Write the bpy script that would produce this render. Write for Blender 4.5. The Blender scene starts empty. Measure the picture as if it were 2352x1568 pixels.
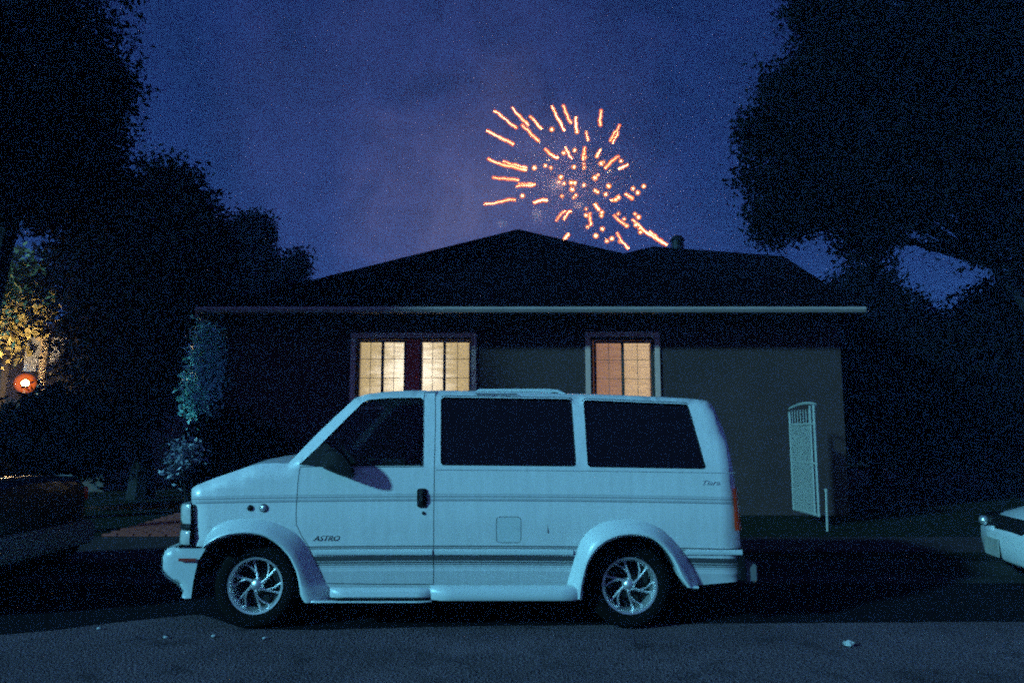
import bpy, bmesh, math, random
import numpy as np
from mathutils import Vector, Matrix
from mathutils.geometry import delaunay_2d_cdt, intersect_point_line
R = math.radians
random.seed(7); rng = np.random.default_rng(7)
SC = bpy.context.scene
COL = SC.collection

# ------------------------------------------------------------------ camera
F = 1698.0; PITCH = math.atan(216/1698); CAMZ = 1.42
cam = bpy.data.cameras.new("camera"); camo = bpy.data.objects.new("camera", cam)
COL.objects.link(camo); SC.camera = camo
cam.sensor_width = 36; cam.lens = 36*F/2352
camo.location = (0, 0, CAMZ); camo.rotation_euler = (R(90)+PITCH, 0, 0)
cam.clip_end = 2000; cam.clip_start = 0.05
CP, SP = math.cos(PITCH), math.sin(PITCH)
def W(x, y, Y):
    """point of the photograph (2352 px wide) at depth Y"""
    cx = (x-1176)/F; cy = (784-y)/F
    t = Y/(CP-cy*SP)
    return Vector((cx*t, Y, CAMZ+t*(SP+cy*CP)))

# ------------------------------------------------------------------ world
w = bpy.data.worlds.new("World"); SC.world = w; w.use_nodes = True
nt = w.node_tree; N = nt.nodes; L = nt.links
bg = N['Background']; out = N['World Output']
SUN_DIR = Vector((-0.78, -0.52, 0.36)).normalized()      # towards the street lamp down the road
elev = math.asin(SUN_DIR.z)
sky = N.new('ShaderNodeTexSky'); sky.sky_type = 'NISHITA'; sky.sun_disc = False
sky.sun_elevation = R(-5); sky.sun_rotation = R(290)
L.new(sky.outputs[0], bg.inputs[0]); bg.inputs[1].default_value = 0.012
tc = N.new('ShaderNodeTexCoord')
gd = (W(1040, 500, 10)-Vector((0, 0, CAMZ))).normalized()
def vm(op, a=None, b=None):
    n = N.new('ShaderNodeVectorMath'); n.operation = op
    if a is not None: L.new(a, n.inputs[0])
    if b is not None: n.inputs[1].default_value = b
    return n
def mth(op, a, b=None, c=None, clamp=False):
    n = N.new('ShaderNodeMath'); n.operation = op; n.use_clamp = clamp
    for i, v in enumerate((a, b, c)):
        if v is None: continue
        if isinstance(v, (int, float)): n.inputs[i].default_value = v
        else: L.new(v, n.inputs[i])
    return n.outputs[0]
nrm = vm('NORMALIZE', tc.outputs['Generated'])
off_ = vm('SUBTRACT', nrm.outputs[0], gd)
scl = vm('MULTIPLY', off_.outputs[0], (1.1, 1.0, 0.95))
dist = vm('LENGTH', scl.outputs[0])
cl = N.new('ShaderNodeTexNoise'); cl.inputs['Scale'].default_value = 4.6; cl.inputs['Detail'].default_value = 8
cl.inputs['Roughness'].default_value = 0.55
L.new(nrm.outputs[0], cl.inputs['Vector'])
dd = mth('ADD', dist.outputs['Value'], mth('MULTIPLY', mth('SUBTRACT', cl.outputs[0], 0.5), -0.36))
ramp = N.new('ShaderNodeValToRGB'); L.new(dd, ramp.inputs[0])
ramp.color_ramp.interpolation = 'EASE'
e = ramp.color_ramp.elements
e[0].position = 0.0; e[0].color = (0.098, 0.086, 0.170, 1)
e[1].position = 0.80; e[1].color = (0.0022, 0.0036, 0.034, 1)
for p, c in ((0.10, (0.060, 0.056, 0.142, 1)), (0.22, (0.021, 0.027, 0.108, 1)), (0.38, (0.0050, 0.0110, 0.066, 1))):
    q = e.new(p); q.color = c
bg2 = N.new('ShaderNodeBackground'); c2n = N.new('ShaderNodeTexNoise'); c2n.inputs['Scale'].default_value = 11; c2n.inputs['Detail'].default_value = 7; c2n.inputs['Roughness'].default_value = 0.6; c2n.inputs['Distortion'].default_value = 0.6
L.new(nrm.outputs[0], c2n.inputs['Vector'])
cm = N.new('ShaderNodeMapRange'); L.new(c2n.outputs[0], cm.inputs[0]); cm.inputs[1].default_value = 0.3; cm.inputs[2].default_value = 0.7; cm.inputs[3].default_value = 0.62; cm.inputs[4].default_value = 1.38
cmu = N.new('ShaderNodeMixRGB'); cmu.blend_type = 'MULTIPLY'; cmu.inputs[0].default_value = 1; L.new(ramp.outputs[0], cmu.inputs[1]); L.new(cm.outputs[0], cmu.inputs[2])
L.new(cmu.outputs[0], bg2.inputs[0]); bg2.inputs[1].default_value = 0.56
add = N.new('ShaderNodeAddShader'); L.new(bg.outputs[0], add.inputs[0]); L.new(bg2.outputs[0], add.inputs[1])
# added blue fill light from the unseen sky overhead and behind the camera
sep = N.new('ShaderNodeSeparateXYZ'); L.new(nrm.outputs[0], sep.inputs[0])
bk = N.new('ShaderNodeMapRange'); bk.interpolation_type = 'SMOOTHSTEP'; L.new(sep.outputs[1], bk.inputs[0])
bk.inputs[1].default_value = 0.45; bk.inputs[2].default_value = -0.2; bk.inputs[3].default_value = 0; bk.inputs[4].default_value = 1
bg3 = N.new('ShaderNodeBackground'); bg3.inputs[0].default_value = (0.021, 0.025, 0.088, 1)
L.new(mth('MULTIPLY', bk.outputs[0], 1.0), bg3.inputs[1])
add2 = N.new('ShaderNodeAddShader'); L.new(add.outputs[0], add2.inputs[0]); L.new(bg3.outputs[0], add2.inputs[1])
L.new(add2.outputs[0], out.inputs[0])

# ------------------------------------------------------------------ street lamp light, far down the road to the left
sl = bpy.data.lights.new("street_light", 'SUN'); sl.energy = 2.6; sl.angle = R(3.5)
sl.color = (0.19, 0.70, 0.94)
so = bpy.data.objects.new("street_light", sl); COL.objects.link(so)
so.rotation_euler = SUN_DIR.to_track_quat('Z', 'Y').to_euler()
SC.view_settings.view_transform = 'Standard'; SC.view_settings.look = 'None'
SC.view_settings.exposure = 0.9; SC.view_settings.gamma = 1
SC.view_settings.use_curve_mapping = False

# a high-ISO night picture: leave the sampler's grain in
cy = SC.cycles
cy.use_denoising = False
cy.use_adaptive_sampling = True; cy.adaptive_threshold = 1.0; cy.adaptive_min_samples = 8
cy.max_bounces = 6; cy.transparent_max_bounces = 12; cy.volume_bounces = 0
cy.filter_width = 2.1; cy.sample_clamp_direct = 6; cy.sample_clamp_indirect = 1.0

# ------------------------------------------------------------------ materials
def new_mat(name):
    m = bpy.data.materials.new(name); m.use_nodes = True
    return m, m.node_tree.nodes, m.node_tree.links, m.node_tree.nodes['Principled BSDF']
def mat(name, col, rough=0.6, metal=0.0, var=0.25, scale=8.0, bump=0.0, bscale=60.0, coat=0.0, spec=0.5, emit=None, es=0.0):
    m, n, l, p = new_mat(name)
    p.inputs['Roughness'].default_value = rough; p.inputs['Metallic'].default_value = metal
    p.inputs['Specular IOR Level'].default_value = spec
    p.inputs['Coat Weight'].default_value = coat
    t = n.new('ShaderNodeTexCoord'); z = n.new('ShaderNodeTexNoise'); z.inputs['Scale'].default_value = scale
    z.inputs['Detail'].default_value = 4; l.new(t.outputs['Object'], z.inputs['Vector'])
    mx = n.new('ShaderNodeMixRGB'); l.new(z.outputs[0], mx.inputs[0])
    mx.inputs[1].default_value = tuple(min(1, c*(1-var)) for c in col)+(1,)
    mx.inputs[2].default_value = tuple(min(1, c*(1+var)) for c in col)+(1,)
    l.new(mx.outputs[0], p.inputs['Base Color'])
    if bump:
        b = n.new('ShaderNodeTexNoise'); b.inputs['Scale'].default_value = bscale; b.inputs['Detail'].default_value = 3
        l.new(t.outputs['Object'], b.inputs['Vector'])
        bu = n.new('ShaderNodeBump'); bu.inputs['Strength'].default_value = bump; bu.inputs['Distance'].default_value = 0.02
        l.new(b.outputs[0], bu.inputs['Height']); l.new(bu.outputs[0], p.inputs['Normal'])
    if emit:
        p.inputs['Emission Color'].default_value = emit+(1,); p.inputs['Emission Strength'].default_value = es
    return m
M = {}
M['asphalt'] = mat('asphalt', (0.080, 0.078, 0.098), 0.9, spec=0.2, var=0.35, scale=3, bump=0.5, bscale=90)
def asphalt_mat():
    m, n, l, p = new_mat('worn_asphalt'); p.inputs['Roughness'].default_value = 0.9; p.inputs['Specular IOR Level'].default_value = 0.2
    t = n.new('ShaderNodeTexCoord')
    def noise(sc, d=3, r=0.5):
        z = n.new('ShaderNodeTexNoise'); z.inputs['Scale'].default_value = sc; z.inputs['Detail'].default_value = d; z.inputs['Roughness'].default_value = r
        l.new(t.outputs['Object'], z.inputs['Vector']); return z.outputs[0]
    def mr(a, f0, f1, t0, t1):
        q = n.new('ShaderNodeMapRange'); l.new(a, q.inputs[0])
        for i, v in enumerate((f0, f1, t0, t1)): q.inputs[i+1].default_value = v
        return q.outputs[0]
    def mu(a, b):
        q = n.new('ShaderNodeMath'); q.operation = 'MULTIPLY'; l.new(a, q.inputs[0]); l.new(b, q.inputs[1]); return q.outputs[0]
    big = mr(noise(0.9, 5, 0.6), 0.3, 0.7, 0.62, 1.3); fine = mr(noise(55, 2), 0.35, 0.65, 0.45, 1.6)
    st = mr(noise(2.7, 2), 0.60, 0.72, 1.0, 0.55)
    vo = n.new('ShaderNodeTexVoronoi'); vo.feature = 'DISTANCE_TO_EDGE'; vo.inputs['Scale'].default_value = 0.55
    mp = n.new('ShaderNodeVectorMath'); mp.operation = 'ADD'; nz = n.new('ShaderNodeTexNoise'); nz.inputs['Scale'].default_value = 2.5; nz.inputs['Detail'].default_value = 5
    l.new(t.outputs['Object'], nz.inputs['Vector']); l.new(t.outputs['Object'], mp.inputs[0]); l.new(nz.outputs['Color'], mp.inputs[1]); l.new(mp.outputs[0], vo.inputs['Vector'])
    cr = mr(vo.outputs['Distance'], 0.002, 0.012, 0.7, 1.0)
    v = mu(mu(mu(big, fine), st), cr)
    mx = n.new('ShaderNodeMixRGB'); mx.blend_type = 'MULTIPLY'; mx.inputs[0].default_value = 1; mx.inputs[1].default_value = (0.120, 0.084, 0.100, 1); l.new(v, mx.inputs[2])
    l.new(mx.outputs[0], p.inputs['Base Color'])
    bu = n.new('ShaderNodeBump'); bu.inputs['Strength'].default_value = 0.7; bu.inputs['Distance'].default_value = 0.015; l.new(mu(fine, cr), bu.inputs['Height']); l.new(bu.outputs[0], p.inputs['Normal'])
    return m
M['asphalt'] = asphalt_mat()
M['dark_ground'] = mat('dark_ground_mat', (0.006, 0.006, 0.009), 0.95, spec=0.08, var=0.4, scale=4, bump=0.4)
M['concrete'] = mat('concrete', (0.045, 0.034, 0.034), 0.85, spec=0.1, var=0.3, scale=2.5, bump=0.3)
M['kerbm'] = mat('kerb_concrete', (0.03, 0.03, 0.03), 0.9, spec=0.1, var=0.35, scale=3, bump=0.3)
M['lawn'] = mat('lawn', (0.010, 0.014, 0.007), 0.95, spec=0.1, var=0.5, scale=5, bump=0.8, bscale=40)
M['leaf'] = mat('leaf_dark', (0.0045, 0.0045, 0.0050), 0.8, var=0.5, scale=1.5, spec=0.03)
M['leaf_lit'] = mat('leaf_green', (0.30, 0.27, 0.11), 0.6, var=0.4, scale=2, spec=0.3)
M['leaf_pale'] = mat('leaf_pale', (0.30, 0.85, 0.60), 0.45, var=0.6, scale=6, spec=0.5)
M['leaf_blue'] = mat('leaf_waxy', (0.20, 0.24, 0.28), 0.4, var=0.4, scale=5)
M['bark'] = mat('bark', (0.008, 0.007, 0.007), 0.9, var=0.4, bump=0.6, bscale=20)
M['stucco'] = mat('stucco', (0.060, 0.031, 0.027), 0.95, var=0.5, scale=0.9, bump=0.5, bscale=55)
M['shingle'] = mat('shingle', (0.0045, 0.0030, 0.0045), 0.95, var=0.5, scale=9, bump=0.6, bscale=25, spec=0.0)
M['fascia'] = mat('painted_fascia', (0.34, 0.25, 0.22), 0.6, var=0.25, scale=1.5)
M['trim'] = mat('window_trim_paint', (0.75, 0.44, 0.36), 0.6, var=0.15)
M['muntin'] = mat('muntin_grid', (0.12, 0.10, 0.08), 0.7)
M['brown'] = mat('brown_wood', (0.85, 0.09, 0.05), 0.6, var=0.3)
M['sash'] = mat('dark_sash', (0.06, 0.045, 0.035), 0.5)
M['room'] = mat('room_wall', (0.30, 0.24, 0.15), 0.9, var=0.05, emit=(1.0, 0.75, 0.42), es=0.10)  # faint emission on the walls stands in for room lamps
M['room2'] = mat('room_wall_warm', (0.2, 0.1, 0.05), 0.9, var=0.05, emit=(1.0, 0.4, 0.2), es=0.04)
M['brick'] = mat('brick_paving', (0.30, 0.06, 0.04), 0.9, var=0.4, scale=7, bump=0.5, bscale=30)
M['cover'] = mat('dark_paint', (0.006, 0.006, 0.009), 0.45, var=0.1, coat=0.15, spec=0.3)
M['white_car'] = mat('white_paint_car', (0.72, 0.74, 0.74), 0.3, var=0.06, coat=0.5)
M['tyre'] = mat('tyre_rubber', (0.004, 0.004, 0.004), 0.9, spec=0.12, var=0.3, bump=0.2)
M['black'] = mat('black_plastic', (0.006, 0.006, 0.007), 0.6, var=0.2, spec=0.25)
M['well'] = mat('wheel_well', (0.006, 0.006, 0.006), 0.95, var=0.3)
M['chrome'] = mat('polished_rim', (0.78, 0.79, 0.80), 0.38, metal=0.85, var=0.05)
M['dull'] = mat('dull_metal', (0.20, 0.20, 0.20), 0.5, metal=0.6)
M['amber'] = mat('red_marker', (0.30, 0.035, 0.02), 0.3, coat=1)
M['redlens'] = mat('tail_lens', (0.95, 0.06, 0.012), 0.2, coat=1, var=0.4, scale=14)
M['lens'] = mat('headlight_lens', (0.55, 0.56, 0.54), 0.15, var=0.35, scale=20, coat=1)
M['gate'] = mat('gate_white_iron', (0.34, 0.33, 0.30), 0.55, var=0.15)
M['paper'] = mat('paper', (0.5, 0.5, 0.5), 0.9, var=0.1)
M['drygrey'] = mat('bumper_grey', (0.15, 0.15, 0.15), 0.6, var=0.2)
M['interior'] = mat('interior_cloth', (0.02, 0.02, 0.022), 0.9)
M['cream'] = mat('cream_paint', (0.60, 0.52, 0.38), 0.7, var=0.1)
M['pale_blue'] = mat('pale_siding', (0.42, 0.48, 0.60), 0.8, var=0.2)
M['plaster'] = mat('neighbour_plaster', (0.10, 0.09, 0.08), 0.9, var=0.2)
M['badge'] = mat('badge', (0.01, 0.01, 0.012), 0.5)
M['script'] = mat('script_badge', (0.38, 0.40, 0.43), 0.5)
M['plate'] = mat('grey_plate', (0.30, 0.30, 0.27), 0.5, var=0.5, scale=30)

def glass_mat(name, tint, transp, rough=0.03):
    m, n, l, p = new_mat(name)
    n.remove(p)
    g = n.new('ShaderNodeBsdfGlossy'); g.inputs['Roughness'].default_value = rough; g.inputs['Color'].default_value = (0.9, 0.9, 0.9, 1)
    t = n.new('ShaderNodeBsdfTransparent'); t.inputs['Color'].default_value = tint+(1,)
    d = n.new('ShaderNodeBsdfDiffuse'); d.inputs['Color'].default_value = (0.004, 0.004, 0.005, 1)
    a = n.new('ShaderNodeMixShader'); a.inputs[0].default_value = transp
    l.new(d.outputs[0], a.inputs[1]); l.new(t.outputs[0], a.inputs[2])
    fr = n.new('ShaderNodeFresnel'); fr.inputs['IOR'].default_value = 1.45
    b = n.new('ShaderNodeMixShader'); l.new(fr.outputs[0], b.inputs[0]); l.new(a.outputs[0], b.inputs[1]); l.new(g.outputs[0], b.inputs[2])
    l.new(b.outputs[0], n['Material Output'].inputs[0])
    return m
M['tint'] = glass_mat('tinted_glass', (0.1, 0.1, 0.1), 0.0)
M['clear'] = glass_mat('side_glass', (0.62, 0.78, 0.72), 0.85)
M['pane'] = glass_mat('window_glass', (0.95, 0.95, 0.95), 1.0)

def emis(name, col, st):
    m, n, l, p = new_mat(name); n.remove(p); m.cycles.emission_sampling = 'NONE'
    em = n.new('ShaderNodeEmission'); em.inputs[0].default_value = col+(1,); em.inputs[1].default_value = st
    l.new(em.outputs[0], n['Material Output'].inputs[0]); return m
M['bulb'] = emis('porch_bulb', (1.0, 0.60, 0.25), 14)

# ------------------------------------------------------------------ object helpers
def tag(o, label=None, cat=None, group=None, kind=None):
    if label: o['label'] = label
    if cat: o['category'] = cat
    if group: o['group'] = group
    if kind: o['kind'] = kind
    return o
def empty(name, loc, label, cat, group=None, rz=0):
    o = bpy.data.objects.new(name, None); o.empty_display_size = 0.1
    o.location = loc; o.rotation_euler = (0, 0, rz); COL.objects.link(o)
    return tag(o, label, cat, group)
def obj(name, bm, m, parent=None, smooth=True, loc=None):
    me = bpy.data.meshes.new(name)
    if isinstance(bm, tuple): me.from_pydata(bm[0], [], bm[1])
    else:
        bm.normal_update(); bm.to_mesh(me); bm.free()
    for mm in (m if isinstance(m, list) else [m]): me.materials.append(mm)
    if smooth:
        for p in me.polygons: p.use_smooth = True
        try: me.set_sharp_from_angle(angle=R(35))
        except Exception: pass
    o = bpy.data.objects.new(name, me); COL.objects.link(o)
    if parent: o.parent = parent
    if loc: o.location = loc
    return o
def split(o, far_mat=None):
    """one object for each side of a vehicle: near pieces stay in o, the far side becomes its twin"""
    me = o.data; bmn = bmesh.new(); bmn.from_mesh(me); bmf = bmesh.new(); bmf.from_mesh(me)
    bmesh.ops.delete(bmn, geom=[v for v in bmn.verts if v.co.y > 0], context='VERTS')
    bmesh.ops.delete(bmf, geom=[v for v in bmf.verts if v.co.y <= 0], context='VERTS')
    nm = o.name.split('.')[0]; mats = list(me.materials)
    mf = bpy.data.meshes.new(nm); bmf.to_mesh(mf); bmn.to_mesh(me); bmf.free(); bmn.free()
    for m_ in mats: mf.materials.append(far_mat or m_)
    t = bpy.data.objects.new(nm, mf); COL.objects.link(t); t.parent = o.parent
    return o
def box(bm, lo, hi, bev=0.0, M4=None):
    r = bmesh.ops.create_cube(bm, size=1)
    vs = r['verts']
    for v in vs:
        v.co = Vector([lo[i]+(v.co[i]+0.5)*(hi[i]-lo[i]) for i in range(3)])
    if bev:
        es = list({ed for v in vs for ed in v.link_edges})
        rr = bmesh.ops.bevel(bm, geom=es, offset=bev, segments=2, affect='EDGES')
        vs = list({v for f in rr['faces'] for v in f.verts} | {v for v in vs if v.is_valid})
    if M4: bmesh.ops.transform(bm, matrix=M4, verts=[v for v in vs if v.is_valid])
    return vs
def tube(bm, pts, rad, seg=8, cap=True):
    pts = [Vector(p) for p in pts]; n = len(pts)
    if not isinstance(rad, (list, tuple)): rad = [rad]*n
    rings = []
    up = Vector((0.13, 0.21, 1)).normalized()
    for i, p in enumerate(pts):
        d = (pts[min(i+1, n-1)]-pts[max(i-1, 0)]).normalized()
        a = d.cross(up)
        if a.length < 0.05: a = d.cross(Vector((1, 0, 0)))
        a.normalize(); b = d.cross(a)
        rings.append([bm.verts.new(p+(a*math.cos(t)+b*math.sin(t))*rad[i]) for t in [2*math.pi*k/seg for k in range(seg)]])
    for i in range(n-1):
        for k in range(seg):
            bm.faces.new((rings[i][k], rings[i][(k+1) % seg], rings[i+1][(k+1) % seg], rings[i+1][k]))
    if cap:
        bm.faces.new(rings[0][::-1]); bm.faces.new(rings[-1])
def grid_surface(bm, rows, close=False):
    V = [[bm.verts.new(p) for p in r] for r in rows]
    for i in range(len(V)-1):
        m_ = len(V[i])
        for j in range(m_ if close else m_-1):
            try: bm.faces.new((V[i][j], V[i][(j+1) % m_], V[i+1][(j+1) % m_], V[i+1][j]))
            except ValueError: pass
    return V

def resample2(P, step):
    o_ = []
    for i in range(len(P)-1):
        a, b = Vector(P[i]), Vector(P[i+1]); k = min(60, max(1, int((b-a).length/step)))
        o_ += [tuple(a.lerp(b, j/k)) for j in range(k)]
    return o_+[tuple(P[-1])]
# ================================================================== SETTING
YK = 7.85      # kerb line
def plane(name, x0, x1, y0, y1, z, m, kind='structure', slope=0.0):
    bm = bmesh.new()
    vs = [bm.verts.new(p) for p in ((x0, y0, z), (x1, y0, z), (x1, y1, z+slope), (x0, y1, z+slope))]
    bm.faces.new(vs)
    return tag(obj(name, bm, m, smooth=False), kind=kind)
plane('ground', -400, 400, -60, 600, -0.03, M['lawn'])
plane('road', -120, 120, -7, YK-0.45, 0.0, M['asphalt'])
def ground_at(px_, py_):
    cy_ = (784-py_)/F; d = Vector(((px_-1176)/F, CP-cy_*SP, SP+cy_*CP)); t = CAMZ/-d.z
    return d.x*t, d.y*t
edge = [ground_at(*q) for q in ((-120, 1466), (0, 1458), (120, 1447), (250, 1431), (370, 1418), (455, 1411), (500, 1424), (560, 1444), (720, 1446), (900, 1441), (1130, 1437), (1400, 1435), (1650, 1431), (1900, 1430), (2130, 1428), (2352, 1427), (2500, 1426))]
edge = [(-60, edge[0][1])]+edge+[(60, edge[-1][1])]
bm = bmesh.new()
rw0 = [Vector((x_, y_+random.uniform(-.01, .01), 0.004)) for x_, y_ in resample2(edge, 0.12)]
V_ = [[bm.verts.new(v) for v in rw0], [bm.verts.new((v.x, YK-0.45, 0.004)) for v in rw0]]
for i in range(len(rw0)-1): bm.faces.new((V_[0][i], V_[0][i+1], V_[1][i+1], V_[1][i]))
tag(obj('dark_strip', bm, M['dark_ground'], smooth=False), kind='structure')  # very dark ground from the wheel line back to the gutter
plane('gutter', -120, 120, YK-0.45, YK, 0.0, M['kerbm'])
bm = bmesh.new(); box(bm, (-120, YK, -0.02), (120, YK+0.16, 0.12), 0.02)
tag(obj('kerb', bm, M['kerbm']), kind='structure')
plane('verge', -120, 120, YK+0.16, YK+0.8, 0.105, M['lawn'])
bm = bmesh.new()
x = -40.0
while x < 40:
    box(bm, (x, YK+0.8, -0.02), (x+1.48, YK+2.0, 0.118), 0.008); x += 1.5
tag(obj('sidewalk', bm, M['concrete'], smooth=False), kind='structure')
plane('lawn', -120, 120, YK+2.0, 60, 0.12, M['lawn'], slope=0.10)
# driveway apron of concrete in the gap before the van
bm = bmesh.new(); box(bm, (-5.0, YK+0.165, 0.0), (-3.72, YK+0.795, 0.122), 0.01)
tag(obj('driveway_apron', bm, M['concrete']), kind='structure')
# red brick path up to the house
bp = W(330, 1240, 10.0)
bm = bmesh.new()
for r_ in range(26):
    y0 = YK+2.02+r_*0.115
    xx = -5.35+(0.1 if r_ % 2 else 0)
    while xx < -3.75:
        box(bm, (xx, y0, 0.08), (xx+0.2, y0+0.1, 0.145+0.004*random.random()+r_*0.003), 0.006); xx += 0.212
tag(obj('brick_path', bm, M['brick'], smooth=False), kind='structure')

# ================================================================== HOUSE
HY = 12.4; EY = 11.75
house = empty('house', (0, HY, 0.15), 'single-storey stucco house with dark hipped roof and three lit windows behind the van', 'house')
hl = Vector(house.location)
def hbm(): return bmesh.new()
def hx(x): return W(x, 800, HY).x
xl, xr = hx(493), hx(1930); xw2 = hx(2140)
zt = W(1176, 722, HY).z
# window holes in photo px: (x0,x1,ytop)
holes = [(817, 1083, 778), (1362, 1503, 780)]
zsill = 1.95
bm = hbm()
def hbox(bm, a, b, bev=0.0): box(bm, Vector(a)-hl, Vector(b)-hl, bev)
T = 0.16
hz = [(W(a, 850, HY).x, W(b, 850, HY).x, W(1176, t, HY).z) for a, b, t in holes]
xs = [xl, hz[0][0], hz[0][1], hz[1][0], hz[1][1], xr]
hbox(bm, (xs[0], HY, 0), (xs[1], HY+T, zt)); hbox(bm, (xs[2], HY, 0), (xs[3], HY+T, zt)); hbox(bm, (xs[4], HY, 0), (xs[5], HY+T, zt))
for h in hz:
    hbox(bm, (h[0], HY, 0), (h[1], HY+T, zsill)); hbox(bm, (h[0], HY, h[2]), (h[1], HY+T, zt))
hbox(bm, (xl, HY+T, 0), (xl+T, HY+9, zt)); hbox(bm, (xr-T, HY+T, 0), (xr, HY+9, zt)); hbox(bm, (xl+T, HY+9-T, 0), (xr-T, HY+9, zt))
obj('wall', bm, M['stucco'], house, smooth=False)
# rooms behind the windows
for k, h in enumerate(hz):
    bm = hbm(); d = 2.2; a0, a1 = h[0]-0.7, h[1]+0.7; y0 = HY+T+0.005
    P = [(a0, y0), (a1, y0), (a1, y0+d), (a0, y0+d)]
    V0 = [bm.verts.new(Vector((p[0], p[1], 0.6))-hl) for p in P]; V1 = [bm.verts.new(Vector((p[0], p[1], zt-0.03))-hl) for p in P]
    bm.faces.new(V0); bm.faces.new(V1[::-1])
    for i in (1, 2, 3): bm.faces.new((V0[i], V0[(i+1) % 4], V1[(i+1) % 4], V1[i]))
    obj('room_interior', bm, M['room'] if k == 0 else M['room2'], house, smooth=False)
# point lamp helper; the rooms hold no lamps, their glow is emission
def pl(name, loc, e, col, r=0.08):
    l = bpy.data.lights.new(name, 'POINT'); l.energy = e; l.color = col; l.shadow_soft_size = r
    o = bpy.data.objects.new(name, l); o.location = loc; COL.objects.link(o); return o
def blind_mat(name, col, tr):
    m, n, l, p = new_mat(name); n.remove(p)
    t = n.new('ShaderNodeBsdfTranslucent'); t.inputs[0].default_value = col+(1,)
    d = n.new('ShaderNodeBsdfDiffuse'); d.inputs[0].default_value = col+(1,)
    a = n.new('ShaderNodeMixShader'); a.inputs[0].default_value = tr
    l.new(d.outputs[0], a.inputs[1]); l.new(t.outputs[0], a.inputs[2]); l.new(a.outputs[0], n['Material Output'].inputs[0]); return m
def glow_blind(name, cx_, cz_, rad, near, far, strength):
    """slats with lamplight painted as emission, fading away from (cx_, cz_)"""
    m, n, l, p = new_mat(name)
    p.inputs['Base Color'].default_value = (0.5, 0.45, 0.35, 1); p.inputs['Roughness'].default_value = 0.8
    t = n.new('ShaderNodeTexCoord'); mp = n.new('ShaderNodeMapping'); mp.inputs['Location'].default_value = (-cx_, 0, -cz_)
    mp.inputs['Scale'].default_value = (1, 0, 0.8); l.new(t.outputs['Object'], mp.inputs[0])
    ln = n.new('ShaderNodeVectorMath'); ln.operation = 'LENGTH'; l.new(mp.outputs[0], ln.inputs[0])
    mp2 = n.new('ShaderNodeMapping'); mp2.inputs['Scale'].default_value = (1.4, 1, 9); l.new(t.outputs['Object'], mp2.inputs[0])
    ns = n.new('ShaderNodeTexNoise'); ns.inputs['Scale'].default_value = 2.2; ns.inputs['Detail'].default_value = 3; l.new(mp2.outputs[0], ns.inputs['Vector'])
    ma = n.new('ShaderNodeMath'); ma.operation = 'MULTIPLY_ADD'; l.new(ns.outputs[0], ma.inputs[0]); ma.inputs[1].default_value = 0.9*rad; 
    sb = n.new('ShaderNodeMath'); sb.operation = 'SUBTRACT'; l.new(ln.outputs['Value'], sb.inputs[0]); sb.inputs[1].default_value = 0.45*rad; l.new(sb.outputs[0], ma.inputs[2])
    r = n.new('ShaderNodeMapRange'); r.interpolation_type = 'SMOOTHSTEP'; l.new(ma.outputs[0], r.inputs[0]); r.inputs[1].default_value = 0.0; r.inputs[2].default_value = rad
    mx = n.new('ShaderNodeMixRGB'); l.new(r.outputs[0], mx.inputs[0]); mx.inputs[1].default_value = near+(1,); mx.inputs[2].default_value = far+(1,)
    l.new(mx.outputs[0], p.inputs['Emission Color']); p.inputs['Emission Strength'].default_value = strength  # emission painted in place of a lamp in the room
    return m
lz = 1.95
cxw = (W(947, 850, HY).x)-hl.x; cxr = W(1500, 850, HY).x-hl.x
M['blind'] = glow_blind('blind_slat', cxw, lz-hl.z, 0.85, (1.0, 0.88, 0.68), (0.34, 0.26, 0.12), 0.78)
M['blind2'] = glow_blind('blind_slat_amber', cxr, lz+0.2-hl.z, 1.2, (0.66, 0.46, 0.25), (0.42, 0.27, 0.13), 0.50)
M['blind3'] = glow_blind('blind_slat_red', cxr, lz-hl.z, 1.6, (0.42, 0.24, 0.13), (0.30, 0.14, 0.07), 0.46)
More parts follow.
